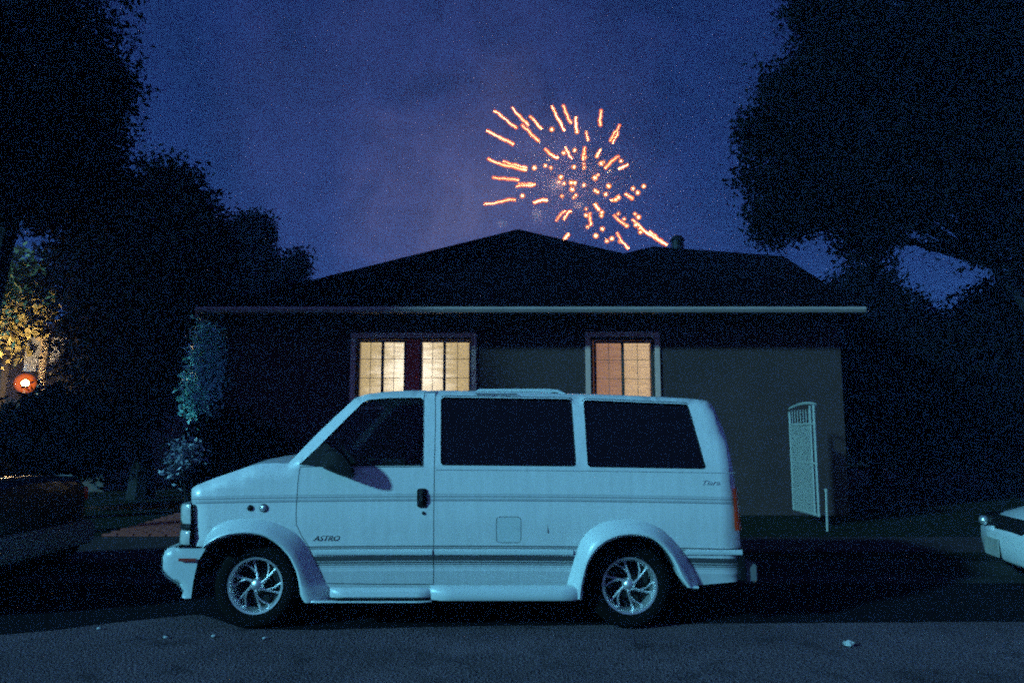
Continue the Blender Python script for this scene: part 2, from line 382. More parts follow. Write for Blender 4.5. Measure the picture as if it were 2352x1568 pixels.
def window_unit(a, b, ytop, mull, mats, tilt):
    """glazed unit between px a..b with blinds; returns part"""
    x0, x1 = W(a, 850, HY).x, W(b, 850, HY).x; z1 = W(1176, ytop, HY).z; xm = W(mull, 850, HY).x
    f = bmesh.new(); yf = HY+0.05
    fw = 0.035
    hbox(f, (x0, yf, z1-fw), (x1, yf+0.05, z1)); hbox(f, (x0, yf, zsill), (x1, yf+0.05, zsill+fw))
    hbox(f, (x0, yf+.001, zsill+fw), (x0+fw, yf+0.049, z1-fw)); hbox(f, (x1-fw, yf+.001, zsill+fw), (x1, yf+0.049, z1-fw))
    hbox(f, (xm-0.022, yf-0.004, zsill+fw), (xm+0.022, yf+0.046, z1-fw))
    fr = obj('window', f, M['sash'], house, smooth=False)
    g = bmesh.new()
    for p, q in ((x0+fw, xm-0.022), (xm+0.022, x1-fw)):
        c = (p+q)/2
        hbox(g, (c-0.004, yf+0.012, zsill+fw), (c+0.004, yf+0.02, z1-fw))
        z = z1-0.32
        while z > zsill+0.1:
            hbox(g, (p, yf+0.0125, z-0.0035), (c-0.0065, yf+0.0195, z+0.0035)); hbox(g, (c+0.0065, yf+0.0125, z-0.0035), (q, yf+0.0195, z+0.0035)); z -= 0.32
    obj('muntin', g, M['muntin'], fr, smooth=False)
    gl = bmesh.new(); hbox(gl, (x0+fw, yf+0.026, zsill+fw), (x1-fw, yf+0.030, z1-fw))
    obj('pane', gl, M['pane'], fr, smooth=False)
    for (p, q), m_ in zip(((x0+fw, xm), (xm, x1-fw)), mats):
        bl = bmesh.new(); z = z1-0.06; yb = HY+0.125
        while z > zsill:
            tt = tilt+random.uniform(-3, 3)
            hgt = 0.020*math.sin(R(tt)); dep = 0.020*math.cos(R(tt)); sg = random.uniform(-.0015, .0015)
            vs = [bl.verts.new(Vector(c)-hl) for c in ((p+.01, yb-dep, z-hgt), (q-.01, yb-dep, z-hgt+sg), (q-.01, yb+dep, z+hgt+sg), (p+.01, yb+dep, z+hgt))]
            bl.faces.new(vs); z -= 0.036
        hbox(bl, (p+0.005, yb-0.02, z1-0.05), (q-0.005, yb+0.02, z1-0.015))
        for cx_ in (p+0.12, q-0.12): hbox(bl, (cx_-0.003, yb-0.024, zsill), (cx_+0.003, yb-0.022, z1-0.05))
        obj('blind', bl, m_, fr, smooth=False)
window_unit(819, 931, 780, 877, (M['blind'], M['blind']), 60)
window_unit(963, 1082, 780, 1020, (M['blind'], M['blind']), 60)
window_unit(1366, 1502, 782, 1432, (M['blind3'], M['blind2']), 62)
bm = bmesh.new(); hbox(bm, (W(931, 850, HY).x+.002, HY+0.03, zsill), (W(963, 850, HY).x-.002, HY+0.15, hz[0][2]-.002))
obj('mullion_post', bm, M['brown'], house, smooth=False)
def trim_set(a, b, top, inset):
    x0, x1 = W(a, 850, HY).x, W(b, 850, HY).x; z1 = W(1176, top, HY-0.03).z; k = inset
    t = bmesh.new()
    hbox(t, (x0, HY-0.035, zsill-0.05), (x0+k, HY-0.002, z1-k), 0.004); hbox(t, (x1-k, HY-0.035, zsill-0.05), (x1, HY-0.002, z1-k), 0.004)
    hbox(t, (x0, HY-0.038, z1-k), (x1, HY-0.002, z1), 0.004); hbox(t, (x0-0.04, HY-0.06, zsill-0.10), (x1+0.04, HY-0.002, zsill-0.05), 0.004)
    obj('window_trim', t, M['trim'], house)
trim_set(805, 1094, 764, 0.085); trim_set(1345, 1516, 762, 0.085)
# roof
ez = W(1176, 708, EY).z
c0 = W(452, 708, EY); c1 = W(1985, 708, EY)
pk = W(1190, 526, 16.0); r1 = W(1500, 562, 18.2); r2 = W(1800, 592, 19.2)
r1.z = r2.z = min(r1.z, r2.z)+0.05
YB = 21.5
def roofmesh(corners, ridge, faces, th=0.12, name='roof'):
    V = [Vector(v)-hl for v in corners+ridge]
    bm = bmesh.new(); vs = [bm.verts.new(v) for v in V]
    for f in faces: bm.faces.new([vs[i] for i in f])
    bmesh.ops.triangulate(bm, faces=[f for f in bm.faces if len(f.verts) > 4])
    # subdivide so the shingle courses can be displaced a little
    return bm
xA1 = c1.x-0.02
bm = roofmesh([(c0.x, EY, ez), (xA1, EY, ez), (xA1, YB, ez), (c0.x, YB, ez)], [tuple(pk), (pk.x, 17.6, pk.z)], [(0, 1, 4), (1, 2, 5, 4), (2, 3, 5), (3, 0, 4, 5)])
rf = obj('roof', bm, M['shingle'], house, smooth=False)
bm = roofmesh([(W(900, 708, EY).x, EY+0.02, ez+0.003), (c1.x, EY+0.02, ez+0.003), (c1.x+2.2, 25.2, ez+0.003), (W(900, 708, EY).x, 25.2, ez+0.003)], [tuple(r1), tuple(r2)],
              [(0, 1, 5, 4), (1, 2, 5), (2, 3, 4, 5), (3, 0, 4)])
obj('roof', bm, M['shingle'], house, smooth=False)
# soffit, fascia, gutter
bm = bmesh.new(); hbox(bm, (c0.x+.03, EY+.03, ez-0.05), (c1.x-.03, HY+2.6, ez-0.012)); obj('soffit', bm, M['stucco'], house, smooth=False)
bm = bmesh.new(); hbox(bm, (c0.x, EY-0.02, ez-0.085), (c1.x, EY+0.028, ez+0.012), 0.008)
hbox(bm, (c0.x-0.02, EY-0.02, ez-0.14), (c0.x+.028, YB, ez+0.01), 0.005)
obj('fascia', bm, M['fascia'], house)
bm = bmesh.new()
prof = [(-0.02, 0.0), (-0.10, 0.01), (-0.115, -0.03), (-0.09, -0.075), (-0.03, -0.085)]
rows = [[Vector((xx, EY+p[0], ez+p[1]))-hl for p in prof] for xx in np.linspace(c0.x+.02, c1.x-.02, 12)]
grid_surface(bm, rows); obj('gutter', bm, M['fascia'], house)
bm = bmesh.new(); q = W(1556, 560, 19.0); tube(bm, [Vector((q.x, 19.0, q.z-0.8))-hl, Vector((q.x, 19.0, q.z+0.10))-hl], 0.16, 14)
tube(bm, [Vector((q.x, 19.0, q.z+0.08))-hl, Vector((q.x, 19.0, q.z+0.2))-hl], [0.2, 0.12], 14)
obj('roof_vent', bm, M['black'], house)

# ------------------------------------------------------------------ white iron gate standing open + stake
ga, gb = Vector((W(1818, 1040, 11.8).x, 11.8, 0)), Vector((W(1878, 1040, 10.75).x, 10.75, 0))
zb, ztp = 0.27, W(1818, 946, 11.8).z
gate = empty('security_gate', (ga.x, ga.y, 0.15), 'white wrought iron security gate standing open beside the house', 'gate')
gl_ = Vector(gate.location); gd_ = (gb-ga); glen = gd_.length; gd_.normalize(); gn = Vector((gd_.y, -gd_.x, 0))
def GP(s, z, o=0.0): return ga+gd_*s+gn*o+Vector((0, 0, z))-gl_
bm = bmesh.new()
for s, top in ((0.0, ztp), (glen-0.06, ztp+0.07)):
    tube(bm, [GP(s, zb), GP(s, top)], 0.022, 6)
tube(bm, [GP(glen-0.2, zb), GP(glen-0.2, ztp+0.07)], 0.016, 6)
for z in (zb+0.02, zb+0.75, ztp-0.2): tube(bm, [GP(0, z), GP(glen-0.06, z)], 0.018, 6)
tube(bm, [GP(glen*i/10, ztp+0.02+0.09*math.sin(math.pi*min(1, (i/10)*0.62+0.12))) for i in range(11)], 0.02, 6)
obj('gate_frame', bm, M['gate'], gate)
bm = bmesh.new()
n_ = 15
for i in range(1, n_):
    s = (glen-0.2)*i/n_; tube(bm, [GP(s, zb), GP(s, ztp-0.2 if i % 2 else ztp+0.02)], 0.0085, 5)
obj('bar', bm, M['gate'], gate)
bm = bmesh.new()
for i in range(60):
    s = 0.01+(glen-0.22)*i/60; 
    for (o0, o1) in ((0.011, 0.016),):
        vs = [bm.verts.new(GP(s, zb, o0)), bm.verts.new(GP(s+0.009, zb, o0)), bm.verts.new(GP(s+0.009, ztp-0.22, o0)), bm.verts.new(GP(s, ztp-0.22, o0))]; bm.faces.new(vs)
z = zb+0.02
while z < ztp-0.24:
    vs = [bm.verts.new(GP(0.01, z, 0.013)), bm.verts.new(GP(glen-0.2, z, 0.013)), bm.verts.new(GP(glen-0.2, z+0.008, 0.013)), bm.verts.new(GP(0.01, z+0.008, 0.013))]; bm.faces.new(vs); z += 0.02
obj('mesh_screen', bm, M['gate'], gate, smooth=False)
bm = bmesh.new(); box(bm, (-0.03, -0.05, -0.06), (0.02, 0.05, 0.06), 0.008); 
obj('lock', bm, M['black'], gate, loc=GP(glen*0.62, W(1856, 1040, 11.1).z, -0.02))
bm = bmesh.new(); p = W(1896, 1127, 10.3); tube(bm, [(0, 0, 0), (0.01, 0, p.z-0.13)], 0.017, 8); tube(bm, [(0.01, 0, p.z-0.14), (0.01, 0, p.z-0.10)], 0.024, 8)
tag(obj('pipe_stake', bm, M['gate'], loc=(p.x, 10.3, 0.13)), 'thin white pipe stake standing in the dark yard beside the gate', 'stake')

# ================================================================== TREES
def leaves(lobes, n, size, seed, flat=0.6):
    """lobes: list of (cx,cy,cz,rx,ry,rz); leaf quads through the volume, denser near the skin, in clumps"""
    g = np.random.default_rng(seed)
    vol = np.array([l[3]*l[4]*l[5] for l in lobes])**0.67; vol /= vol.sum()
    P = []
    for l, f in zip(lobes, vol):
        k = max(8, int(n*f/14))
        d = g.normal(size=(k, 3)); d /= np.linalg.norm(d, axis=1)[:, None]
        r = g.uniform(0.35, 1.0, k)**0.5*(1+0.20*g.normal(size=k))
        c = np.array(l[:3])+d*r[:, None]*np.array(l[3:])
        cl_ = g.normal(size=(k, 14, 3))*size*2.2
        P.append((c[:, None, :]+cl_).reshape(-1, 3))
    P = np.concatenate(P); m_ = len(P)
    a = g.normal(size=(m_, 3)); a /= np.linalg.norm(a, axis=1)[:, None]
    b = np.cross(a, g.normal(size=(m_, 3))); b /= np.linalg.norm(b, axis=1)[:, None]
    s = size*g.uniform(0.6, 1.4, m_)[:, None]
    V = np.stack([P-a*s, P+b*s*0.45, P+a*s, P-b*s*0.45], 1).reshape(-1, 3)
    return V
def leaf_mesh(name, V, m, parent=None, loc=(0, 0, 0)):
    V = V-np.array(loc)
    k = len(V)//4; me = bpy.data.meshes.new(name)
    me.vertices.add(len(V)); me.vertices.foreach_set('co', V.astype(np.float32).ravel())
    me.loops.add(len(V)); me.loops.foreach_set('vertex_index', np.arange(len(V), dtype=np.int32))
    me.polygons.add(k); me.polygons.foreach_set('loop_start', np.arange(0, len(V), 4, dtype=np.int32))
    me.update(calc_edges=True); me.materials.append(m)
    o = bpy.data.objects.new(name, me); COL.objects.link(o)
    if parent: o.parent = parent
    return o
def lobe(px, py, Y, rpx, rpy=None, ry=None):
    c = W(px, py, Y); k = Y/F*1.02
    return (c.x, Y, c.z, rpx*k, ry or rpx*k*0.9, (rpy or rpx)*k)
def tree(name, label, base, lobes, n, size, seed, lm=None, trunk=0.16, cat='tree', group=None, limbs=True, bk=None):
    t = empty(name, base, label, cat, group)
    leaf_mesh('crown', leaves(lobes, n, size, seed), lm or M['leaf'], t, base)
    if limbs:
        bm = bmesh.new(); b = Vector(base)
        zlow = min(l[2]-l[5]*0.4 for l in lobes)
        cx_ = np.mean([l[0] for l in lobes]); cy_ = np.mean([l[1] for l in lobes])
        fork = Vector((b.x*0.6+cx_*0.4, b.y*0.6+cy_*0.4, max(b.z+0.4, zlow)))
        tube(bm, [Vector((0, 0, -0.05)), Vector((0.02, 0, (fork.z-b.z)*0.5)), fork-b], [trunk*1.3, trunk, trunk*0.85], 9)
        for l in lobes:
            c = Vector(l[:3]); mid = fork.lerp(c, 0.5)+Vector((random.uniform(-.2, .2), 0, random.uniform(0, .3)))
            tube(bm, [fork-b, mid-b, c-b], [trunk*0.5, trunk*0.3, trunk*0.12], 6)
        obj('trunk', bm, bk or M['bark'], t)
    return t
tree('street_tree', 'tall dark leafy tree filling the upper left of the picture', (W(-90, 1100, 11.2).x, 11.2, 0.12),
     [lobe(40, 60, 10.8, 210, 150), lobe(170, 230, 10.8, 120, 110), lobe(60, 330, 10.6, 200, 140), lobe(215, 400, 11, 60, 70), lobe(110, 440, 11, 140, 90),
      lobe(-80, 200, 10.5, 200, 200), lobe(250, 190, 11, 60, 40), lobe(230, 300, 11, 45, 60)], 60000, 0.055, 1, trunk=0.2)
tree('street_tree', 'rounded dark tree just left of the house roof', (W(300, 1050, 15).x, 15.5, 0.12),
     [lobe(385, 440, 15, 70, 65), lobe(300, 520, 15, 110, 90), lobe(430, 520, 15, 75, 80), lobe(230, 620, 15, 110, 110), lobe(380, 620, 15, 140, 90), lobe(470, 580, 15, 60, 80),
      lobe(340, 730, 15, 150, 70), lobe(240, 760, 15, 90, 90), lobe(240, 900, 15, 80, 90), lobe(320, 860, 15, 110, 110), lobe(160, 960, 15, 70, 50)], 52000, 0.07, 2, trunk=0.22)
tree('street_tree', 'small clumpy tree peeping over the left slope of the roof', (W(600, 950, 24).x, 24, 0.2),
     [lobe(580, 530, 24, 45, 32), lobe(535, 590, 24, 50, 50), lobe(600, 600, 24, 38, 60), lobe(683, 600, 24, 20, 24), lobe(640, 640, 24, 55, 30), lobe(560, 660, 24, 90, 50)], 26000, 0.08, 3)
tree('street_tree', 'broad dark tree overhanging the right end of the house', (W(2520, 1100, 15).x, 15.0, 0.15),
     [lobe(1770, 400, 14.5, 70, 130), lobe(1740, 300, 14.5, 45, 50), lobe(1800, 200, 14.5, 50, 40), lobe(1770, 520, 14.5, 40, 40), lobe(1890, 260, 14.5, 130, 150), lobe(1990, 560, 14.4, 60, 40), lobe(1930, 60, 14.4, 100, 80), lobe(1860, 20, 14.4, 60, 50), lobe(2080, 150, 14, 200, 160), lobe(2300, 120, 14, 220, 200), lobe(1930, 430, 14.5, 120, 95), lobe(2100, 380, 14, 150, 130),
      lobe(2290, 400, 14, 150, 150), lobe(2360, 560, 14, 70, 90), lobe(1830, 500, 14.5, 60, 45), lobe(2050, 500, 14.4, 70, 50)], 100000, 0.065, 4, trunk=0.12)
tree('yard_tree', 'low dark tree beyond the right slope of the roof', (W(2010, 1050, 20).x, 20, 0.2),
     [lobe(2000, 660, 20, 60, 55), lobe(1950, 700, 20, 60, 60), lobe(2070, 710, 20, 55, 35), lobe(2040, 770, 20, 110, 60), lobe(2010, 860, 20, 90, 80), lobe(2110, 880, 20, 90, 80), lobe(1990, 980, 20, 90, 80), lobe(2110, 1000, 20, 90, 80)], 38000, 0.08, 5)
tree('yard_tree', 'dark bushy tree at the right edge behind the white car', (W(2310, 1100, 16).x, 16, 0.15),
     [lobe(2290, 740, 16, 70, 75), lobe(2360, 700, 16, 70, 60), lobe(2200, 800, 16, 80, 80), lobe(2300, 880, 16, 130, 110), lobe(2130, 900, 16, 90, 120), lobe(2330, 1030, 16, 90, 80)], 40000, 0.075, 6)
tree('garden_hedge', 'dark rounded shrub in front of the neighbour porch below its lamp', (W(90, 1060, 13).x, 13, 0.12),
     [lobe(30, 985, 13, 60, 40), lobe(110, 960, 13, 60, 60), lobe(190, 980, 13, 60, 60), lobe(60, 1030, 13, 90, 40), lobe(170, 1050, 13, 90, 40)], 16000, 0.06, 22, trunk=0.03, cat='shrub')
tree('shade_tree', 'unseen tree added past the left edge to shade the house wall', (-8.8, 8.4, 0.1),
     [(-8.7, 8.4, 5.0, 1.3, 1.3, 1.2), (-8.1, 8.5, 4.3, 0.8, 0.9, 0.8), (-9.1, 8.3, 4.5, 0.6, 1.0, 0.8), (-8.6, 8.4, 6.0, 1.1, 1.1, 0.9)], 16000, 0.09, 31)  # out-of-view crown placed so its shadow darkens the left wall
# lit foliage by the porch lamp
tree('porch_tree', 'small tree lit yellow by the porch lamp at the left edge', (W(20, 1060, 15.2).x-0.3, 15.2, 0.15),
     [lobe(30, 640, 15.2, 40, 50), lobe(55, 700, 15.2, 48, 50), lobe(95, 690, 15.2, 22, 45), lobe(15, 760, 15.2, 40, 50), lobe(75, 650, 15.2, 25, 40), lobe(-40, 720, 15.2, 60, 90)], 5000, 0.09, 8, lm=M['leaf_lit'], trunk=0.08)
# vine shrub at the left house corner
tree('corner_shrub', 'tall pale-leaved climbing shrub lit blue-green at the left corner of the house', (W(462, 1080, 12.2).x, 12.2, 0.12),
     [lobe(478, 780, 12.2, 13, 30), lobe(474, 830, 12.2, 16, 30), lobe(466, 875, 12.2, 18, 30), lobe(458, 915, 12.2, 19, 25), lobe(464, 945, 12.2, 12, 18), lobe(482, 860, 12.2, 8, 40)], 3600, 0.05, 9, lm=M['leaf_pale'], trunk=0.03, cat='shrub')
tree('garden_bush', 'dark bush growing against the left wall of the house', (W(560, 1090, 11.5).x, 11.5, 0.12),
     [lobe(520, 1020, 11.5, 60, 60), lobe(590, 1040, 11.5, 60, 50), lobe(460, 1060, 11.5, 45, 45)], 5000, 0.06, 10, trunk=0.03, cat='bush')
tree('pale_plant', 'small pale blue-grey plant just ahead of the van hood', (W(425, 1120, 10.2).x, 10.2, 0.12),
     [lobe(419, 1040, 10.2, 7, 13), lobe(411, 1062, 10.2, 6, 14), lobe(442, 1045, 10.2, 9, 10), lobe(400, 1080, 10.2, 9, 6), lobe(428, 1030, 10.2, 8, 5)], 130, 0.035, 12, lm=M['leaf_blue'], trunk=0.02, cat='plant')

# ================================================================== NEIGHBOUR'S PORCH (far left)
NY = 15.8
nb = empty('neighbour_house', (W(40, 1000, NY).x-2.2, NY, 0.15), 'neighbour house at the far left with a lit porch and cream column', 'house')
nl = Vector(nb.location)
def nbox(bm, a, b, bev=0.0): box(bm, Vector(a)-nl, Vector(b)-nl, bev)
bm = bmesh.new(); xw = W(165, 800, NY).x
nbox(bm, (xw-7, NY+1.6, 0), (xw, NY+8, W(0, 770, NY).z)); obj('wall', bm, M['plaster'], nb, smooth=False)
bm = bmesh.new()
g0, g1, g2, g3 = W(40, 850, NY), W(160, 776, NY), W(112, 852, NY), W(60, 776, NY)
za, zb_ = W(0, 775, NY).z, W(0, 852, NY).z
xa, xb, xc_ = W(58, 800, NY).x, W(158, 800, NY).x, W(112, 800, NY).x
V = [(xa, NY, za), (xb, NY, za), (xc_, NY, zb_), (xa, NY, zb_)]
f1 = [bm.verts.new(Vector(v)-nl) for v in V]; f2 = [bm.verts.new(Vector(v)-nl+Vector((0, .12, 0))) for v in V]
bm.faces.new(f1); bm.faces.new(f2[::-1])
for i in range(4): bm.faces.new((f1[i], f2[i], f2[(i+1) % 4], f1[(i+1) % 4]))
obj('porch_gable', bm, M['pale_blue'], nb, smooth=False)
bm = bmesh.new(); nbox(bm, (xw-7.3, NY-0.3, za), (xw+0.3, NY+8.3, za+0.18)); obj('roof', bm, M['shingle'], nb, smooth=False)
bm = bmesh.new(); cxn = W(101, 830, NY-0.1)
tube(bm, [Vector((cxn.x, NY-0.12, 0.15))-nl, Vector((cxn.x, NY-0.12, 0.9))-nl, Vector((cxn.x, NY-0.12, za-0.02))-nl], [0.085, 0.08, 0.075], 14)
nbox(bm, (cxn.x-.12, NY-.24, za-.1), (cxn.x+.12, NY, za-.004), .01)
obj('column', bm, M['cream'], nb)
lp = W(58, 880, NY-1.0)
lamp = empty('porch_lamp', (lp.x, NY-1.0, lp.z-1.9), 'glowing orange post lamp in front of the neighbour porch', 'lamp')
bm = bmesh.new(); bmesh.ops.create_uvsphere(bm, u_segments=20, v_segments=12, radius=0.07)
bmesh.ops.translate(bm, verts=bm.verts, vec=(0, 0, 1.9)); obj('lamp_globe', bm, M['bulb'], lamp)
lamp_glow_at = (0, 0, 1.9)
bm = bmesh.new(); tube(bm, [(0, 0, -0.3), (0, 0, 1.81)], 0.03, 8); tube(bm, [(0, 0, 1.79), (0, 0, 1.83)], 0.06, 10); tube(bm, [(0, 0, 1.975), (0, 0, 2.03)], [0.05, 0.01], 10)
obj('lamp_post', bm, M['black'], lamp)
pl('porch_lamp_light', (lp.x, NY-1.22, lp.z), 120, (1.0, 0.66, 0.32), 0.09)

# ================================================================== WHEELS (shared)
def wheel(parent, c, side, rt=0.335, rr=0.21, wd=0.21, spokes=6, steer=0.0, rimm=None):
    """side -1: outer face towards -Y"""
    wr = bpy.data.objects.new('wheel', None); COL.objects.link(wr); wr.parent = parent; wr.location = c; wr.empty_display_size = 0.05
    wr.rotation_euler = (0, 0, (0 if side < 0 else math.pi)+steer)
    def lathe(prof, seg=48):
        bm = bmesh.new(); rows = []
        for k in range(seg+1):
            a = 2*math.pi*k/seg
            rows.append([Vector((r*math.cos(a), y, r*math.sin(a))) for r, y in prof])
        grid_surface(bm, rows); bmesh.ops.remove_doubles(bm, verts=bm.verts, dist=1e-5)
        bmesh.ops.recalc_face_normals(bm, faces=bm.faces); return bm
    h = wd/2
    obj('tyre', lathe([(rr, -h+.02), (rr+.012, -h+.006), (rr+.035, -h-.004), (rt-.04, -h), (rt-.015, -h+.015), (rt, -h+.045), (rt+.002, 0), (rt, h-.045), (rt-.02, h-.01), (rr, h)]), M['tyre'], wr)
    rm = rimm or M['chrome']
    obj('rim', lathe([(rr+.006, -h+.004), (rr+.010, -h-.004), (rr-.004, -h-.002), (rr-.012, -h+.012), (rr-.024, -h+.05), (rr-.03, h-.03), (rr, h-.01)]), rm, wr)
    bm = bmesh.new(); yb = -h+.055
    for k in range(spokes):
        a = 2*math.pi*k/spokes+0.35
        def pt(r, da, y): return Vector((r*math.cos(a+da), y, r*math.sin(a+da)))
        tube(bm, [pt(.042, 0.0, yb-.022), pt(.085, .20, yb-.016)], [.013, .0095], 8)
        tube(bm, [pt(.082, .19, yb-.016), pt(.13, .30, yb-.012), pt(rr-.018, .36, yb-.006)], [.0092, .008, .0085], 8)
        tube(bm, [pt(.082, .19, yb-.016), pt(.13, .52, yb-.012), pt(rr-.018, .78, yb-.006)], [.0088, .0072, .0075], 8)
    obj('spoke', bm, rm, wr)
    bm = lathe([(.001, yb-.045), (.025, yb-.042), (.042, yb-.03), (.05, yb-.01), (.05, yb+.02)], 24); obj('hub_cap', bm, rm, wr)
    bm = lathe([(.0, -h+.10), (rr-.03, -h+.10)], 24); obj('brake_disc', bm, M['well'], wr)
    return wr

# ================================================================== VAN
Y0 = 5.60; VW = 1.95
VL = Vector((W(1040, 1200, Y0).x, Y0+VW/2, 0.0))
van = empty('van', VL, 'white passenger van with grey stripes and flared arches parked at the kerb', 'van')
def tumble(z):
    if z > 1.245: return 0.012+(z-1.245)*0.20+(z-1.245)**2*0.12
    if z > 1.20: return 0.012*(z-1.20)/0.045
    if z < 0.80: return (0.80-z)*0.13
    return 0.0
def VP(x, y, off=0.0):
    Y = Y0
    for _ in range(4): Y = Y0+tumble(W(x, y, Y).z)+off
    p = W(x, y, Y); return (p.x-VL.x, p.z)            # local x, z on the tumbled side
def toV(pts): return [VP(*p) for p in pts]
arch_f_in = [(446, 1369), (449, 1333), (458, 1288), (478, 1254), (504, 1237), (541, 1225.5), (581, 1222), (617.5, 1228), (648, 1248), (672.6, 1275), (688, 1309), (694, 1340), (698.6, 1370), (706, 1377)]
arch_f_out = [(467, 1256), (467.6, 1241.7), (477, 1223), (495, 1205), (523, 1194), (553, 1190), (590, 1190), (633, 1199), (657, 1210), (682, 1223), (703, 1248), (715, 1269), (731, 1303), (746, 1336.5), (764, 1352), (766, 1377)]
arch_r_in = [(1334.6, 1368), (1336, 1345), (1339.6, 1324), (1348, 1290), (1365, 1263), (1392, 1240), (1425, 1228), (1455.5, 1226), (1489, 1231), (1513, 1246.5), (1533, 1270), (1546, 1293.6), (1556, 1320), (1573, 1343)]
arch_r_out = [(1296, 1372), (1301, 1339), (1311, 1310), (1318, 1283.5), (1328, 1250), (1341, 1226), (1365, 1206), (1395, 1194), (1432, 1191), (1472, 1194), (1509, 1206), (1536, 1226), (1563, 1256.6), (1580, 1283.5), (1600, 1317), (1606, 1341)]
hood = [(434, 1122), (446, 1114.5), (480, 1101), (511, 1090), (541, 1080), (571.6, 1069.5), (602, 1064), (630, 1063.5), (657, 1065)]
wind = [(657, 1065), (690, 1031), (726.7, 993), (765, 957), (803, 922)]
roofl = [(803, 922), (812, 913.5), (835.5, 905), (880, 899.5), (931.5, 897), (995.5, 897), (1075, 898), (1180, 900.5), (1270, 903.5), (1358, 905.5), (1490, 910), (1600, 916), (1622, 918.5)]
rearl = [(1622, 918.5), (1631, 921.5), (1638, 927), (1644, 936), (1664, 981), (1679, 1030), (1688, 1082), (1694, 1120), (1699, 1170), (1704, 1223), (1706, 1257), (1704, 1300), (1702, 1334)]
front = [(438, 1254), (438.5, 1200), (436, 1160), (432.5, 1154), (432.5, 1130), (434, 1122)]
outline = ([(438, 1254), (478, 1254)]+arch_f_in[4:]+[(850, 1376), (992, 1373), (1334.6, 1371)]+arch_r_in[1:]+[(1583, 1345), (1640, 1340), (1702, 1334)]
           + rearl[::-1][1:]+roofl[::-1][1:]+wind[::-1][1:]+hood[::-1][1:]+[(432.5, 1130), (432.5, 1154), (436, 1160), (438.5, 1200)])
winF = [(687, 1067), (726, 1030), (790, 966), (833, 924), (845, 918), (883.5, 914), (966, 912.5), (973, 917), (972.5, 1000), (971, 1069), (850, 1070), (745, 1069)]
def rrect(pts, r=9, n=4):
    out_ = []; k = len(pts)
    for i in range(k):
        p, a, b = Vector(pts[i]), Vector(pts[i-1]), Vector(pts[(i+1) % k])
        da, db = (a-p).normalized()*r, (b-p).normalized()*r
        for j in range(n+1):
            t = j/n; out_.append(tuple((p+da)*(1-t)**2+2*p*t*(1-t)+(p+db)*t*t))
    return out_
winM = rrect([(1013, 913.2), (1312, 917.5), (1323.5, 1070), (1013, 1067.5)])
winR = rrect([(1340.4, 919.6), (1580, 929.5), (1622, 1076), (1351, 1071.5)])
doorP = [(690, 1072), (685, 1110), (681, 1171), (682, 1205), (694, 1230), (708, 1252), (722, 1280), (736, 1311), (748, 1338), (870, 1340), (995, 1340), (995.5, 1220), (997, 1073), (999.3, 980), (999.3, 902), (975, 902), (975, 917), (974.5, 1000), (973, 1072), (850, 1073), (745, 1072)]
def offset_poly(P, d):
    P = [Vector(p) for p in P]; k = len(P)
    area = sum(P[i].x*P[(i+1) % k].y-P[(i+1) % k].x*P[i].y for i in range(k))
    s = 1 if area > 0 else -1; out_ = []
    for i in range(k):
        a, b, c = P[i-1], P[i], P[(i+1) % k]
        n1 = Vector(((b-a).y, -(b-a).x)).normalized()*s; n2 = Vector(((c-b).y, -(c-b).x)).normalized()*s
        n_ = (n1+n2); n_ = n_.normalized()/max(0.5, math.sqrt((1+n1.dot(n2))/2)) if n_.length > 1e-6 else n1
        out_.append(tuple(b+n_*d))
    return out_
def inside(p, P):
    x, y = p; c = False; j = len(P)-1
    for i in range(len(P)):
        if (P[i][1] > y) != (P[j][1] > y) and x < (P[j][0]-P[i][0])*(y-P[i][1])/(P[j][1]-P[i][1])+P[i][0]: c = not c
        j = i
    return c
def resample(P, step, closed=True):
    out_ = []; k = len(P)
    for i in range(k if closed else k-1):
        a, b = Vector(P[i]), Vector(P[(i+1) % k]); n_ = max(1, int(math.ceil((b-a).length/step)))
        for j in range(n_): out_.append(tuple(a.lerp(b, j/n_)))
    if not closed: out_.append(tuple(P[-1]))
    return out_
def segdist(p, S):
    A, B = S; d = B-A; t = np.clip(((p-A)*d).sum(1)/np.maximum((d*d).sum(1), 1e-12), 0, 1)
    return np.sqrt((((A+d*t[:, None])-p)**2).sum(1).min())
def fill(outer, holes, step=0.07, bstep=0.035):
    """triangulate a polygon with holes and interior grid points -> verts2d, tris"""
    loops = [resample(outer, bstep)]+[resample(h, bstep) for h in holes]
    vs, es = [], []
    for lp_ in loops:
        b = len(vs); vs += lp_; es += [(b+i, b+(i+1) % len(lp_)) for i in range(len(lp_))]
    A = np.array([vs[a] for a, b in es]); B = np.array([vs[b] for a, b in es])
    xs_ = [p[0] for p in outer]; zs_ = [p[1] for p in outer]
    gx = min(xs_)+step/2
    while gx < max(xs_):
        gz = min(zs_)+step/2
        while gz < max(zs_):
            p = (gx, gz)
            if inside(p, outer) and not any(inside(p, h) for h in holes) and segdist(np.array(p), (A, B)) > step*0.35: vs.append(p)
            gz += step
        gx += step
    r = delaunay_2d_cdt([Vector(v) for v in vs], es, [], 0, 1e-6)
    V = [tuple(v) for v in r[0]]; Tt = []
    for f in r[2]:
        c = (sum(V[i][0] for i in f)/3, sum(V[i][1] for i in f)/3)
        if inside(c, outer) and not any(inside(c, h) for h in holes): Tt.append(list(f))
    return V, Tt
rl = resample(toV(front+hood[1:]+wind[1:]+roofl[1:]+rearl[1:]), 0.05, False)
RA, RB = np.array(rl[:-1]), np.array(rl[1:])
RR = 0.055
def rnd(p):
    d = segdist(np.array(p), (RA, RB))
    if d >= RR: return 0.0
    return RR-math.sqrt(max(0, RR*RR-(RR-d)**2))
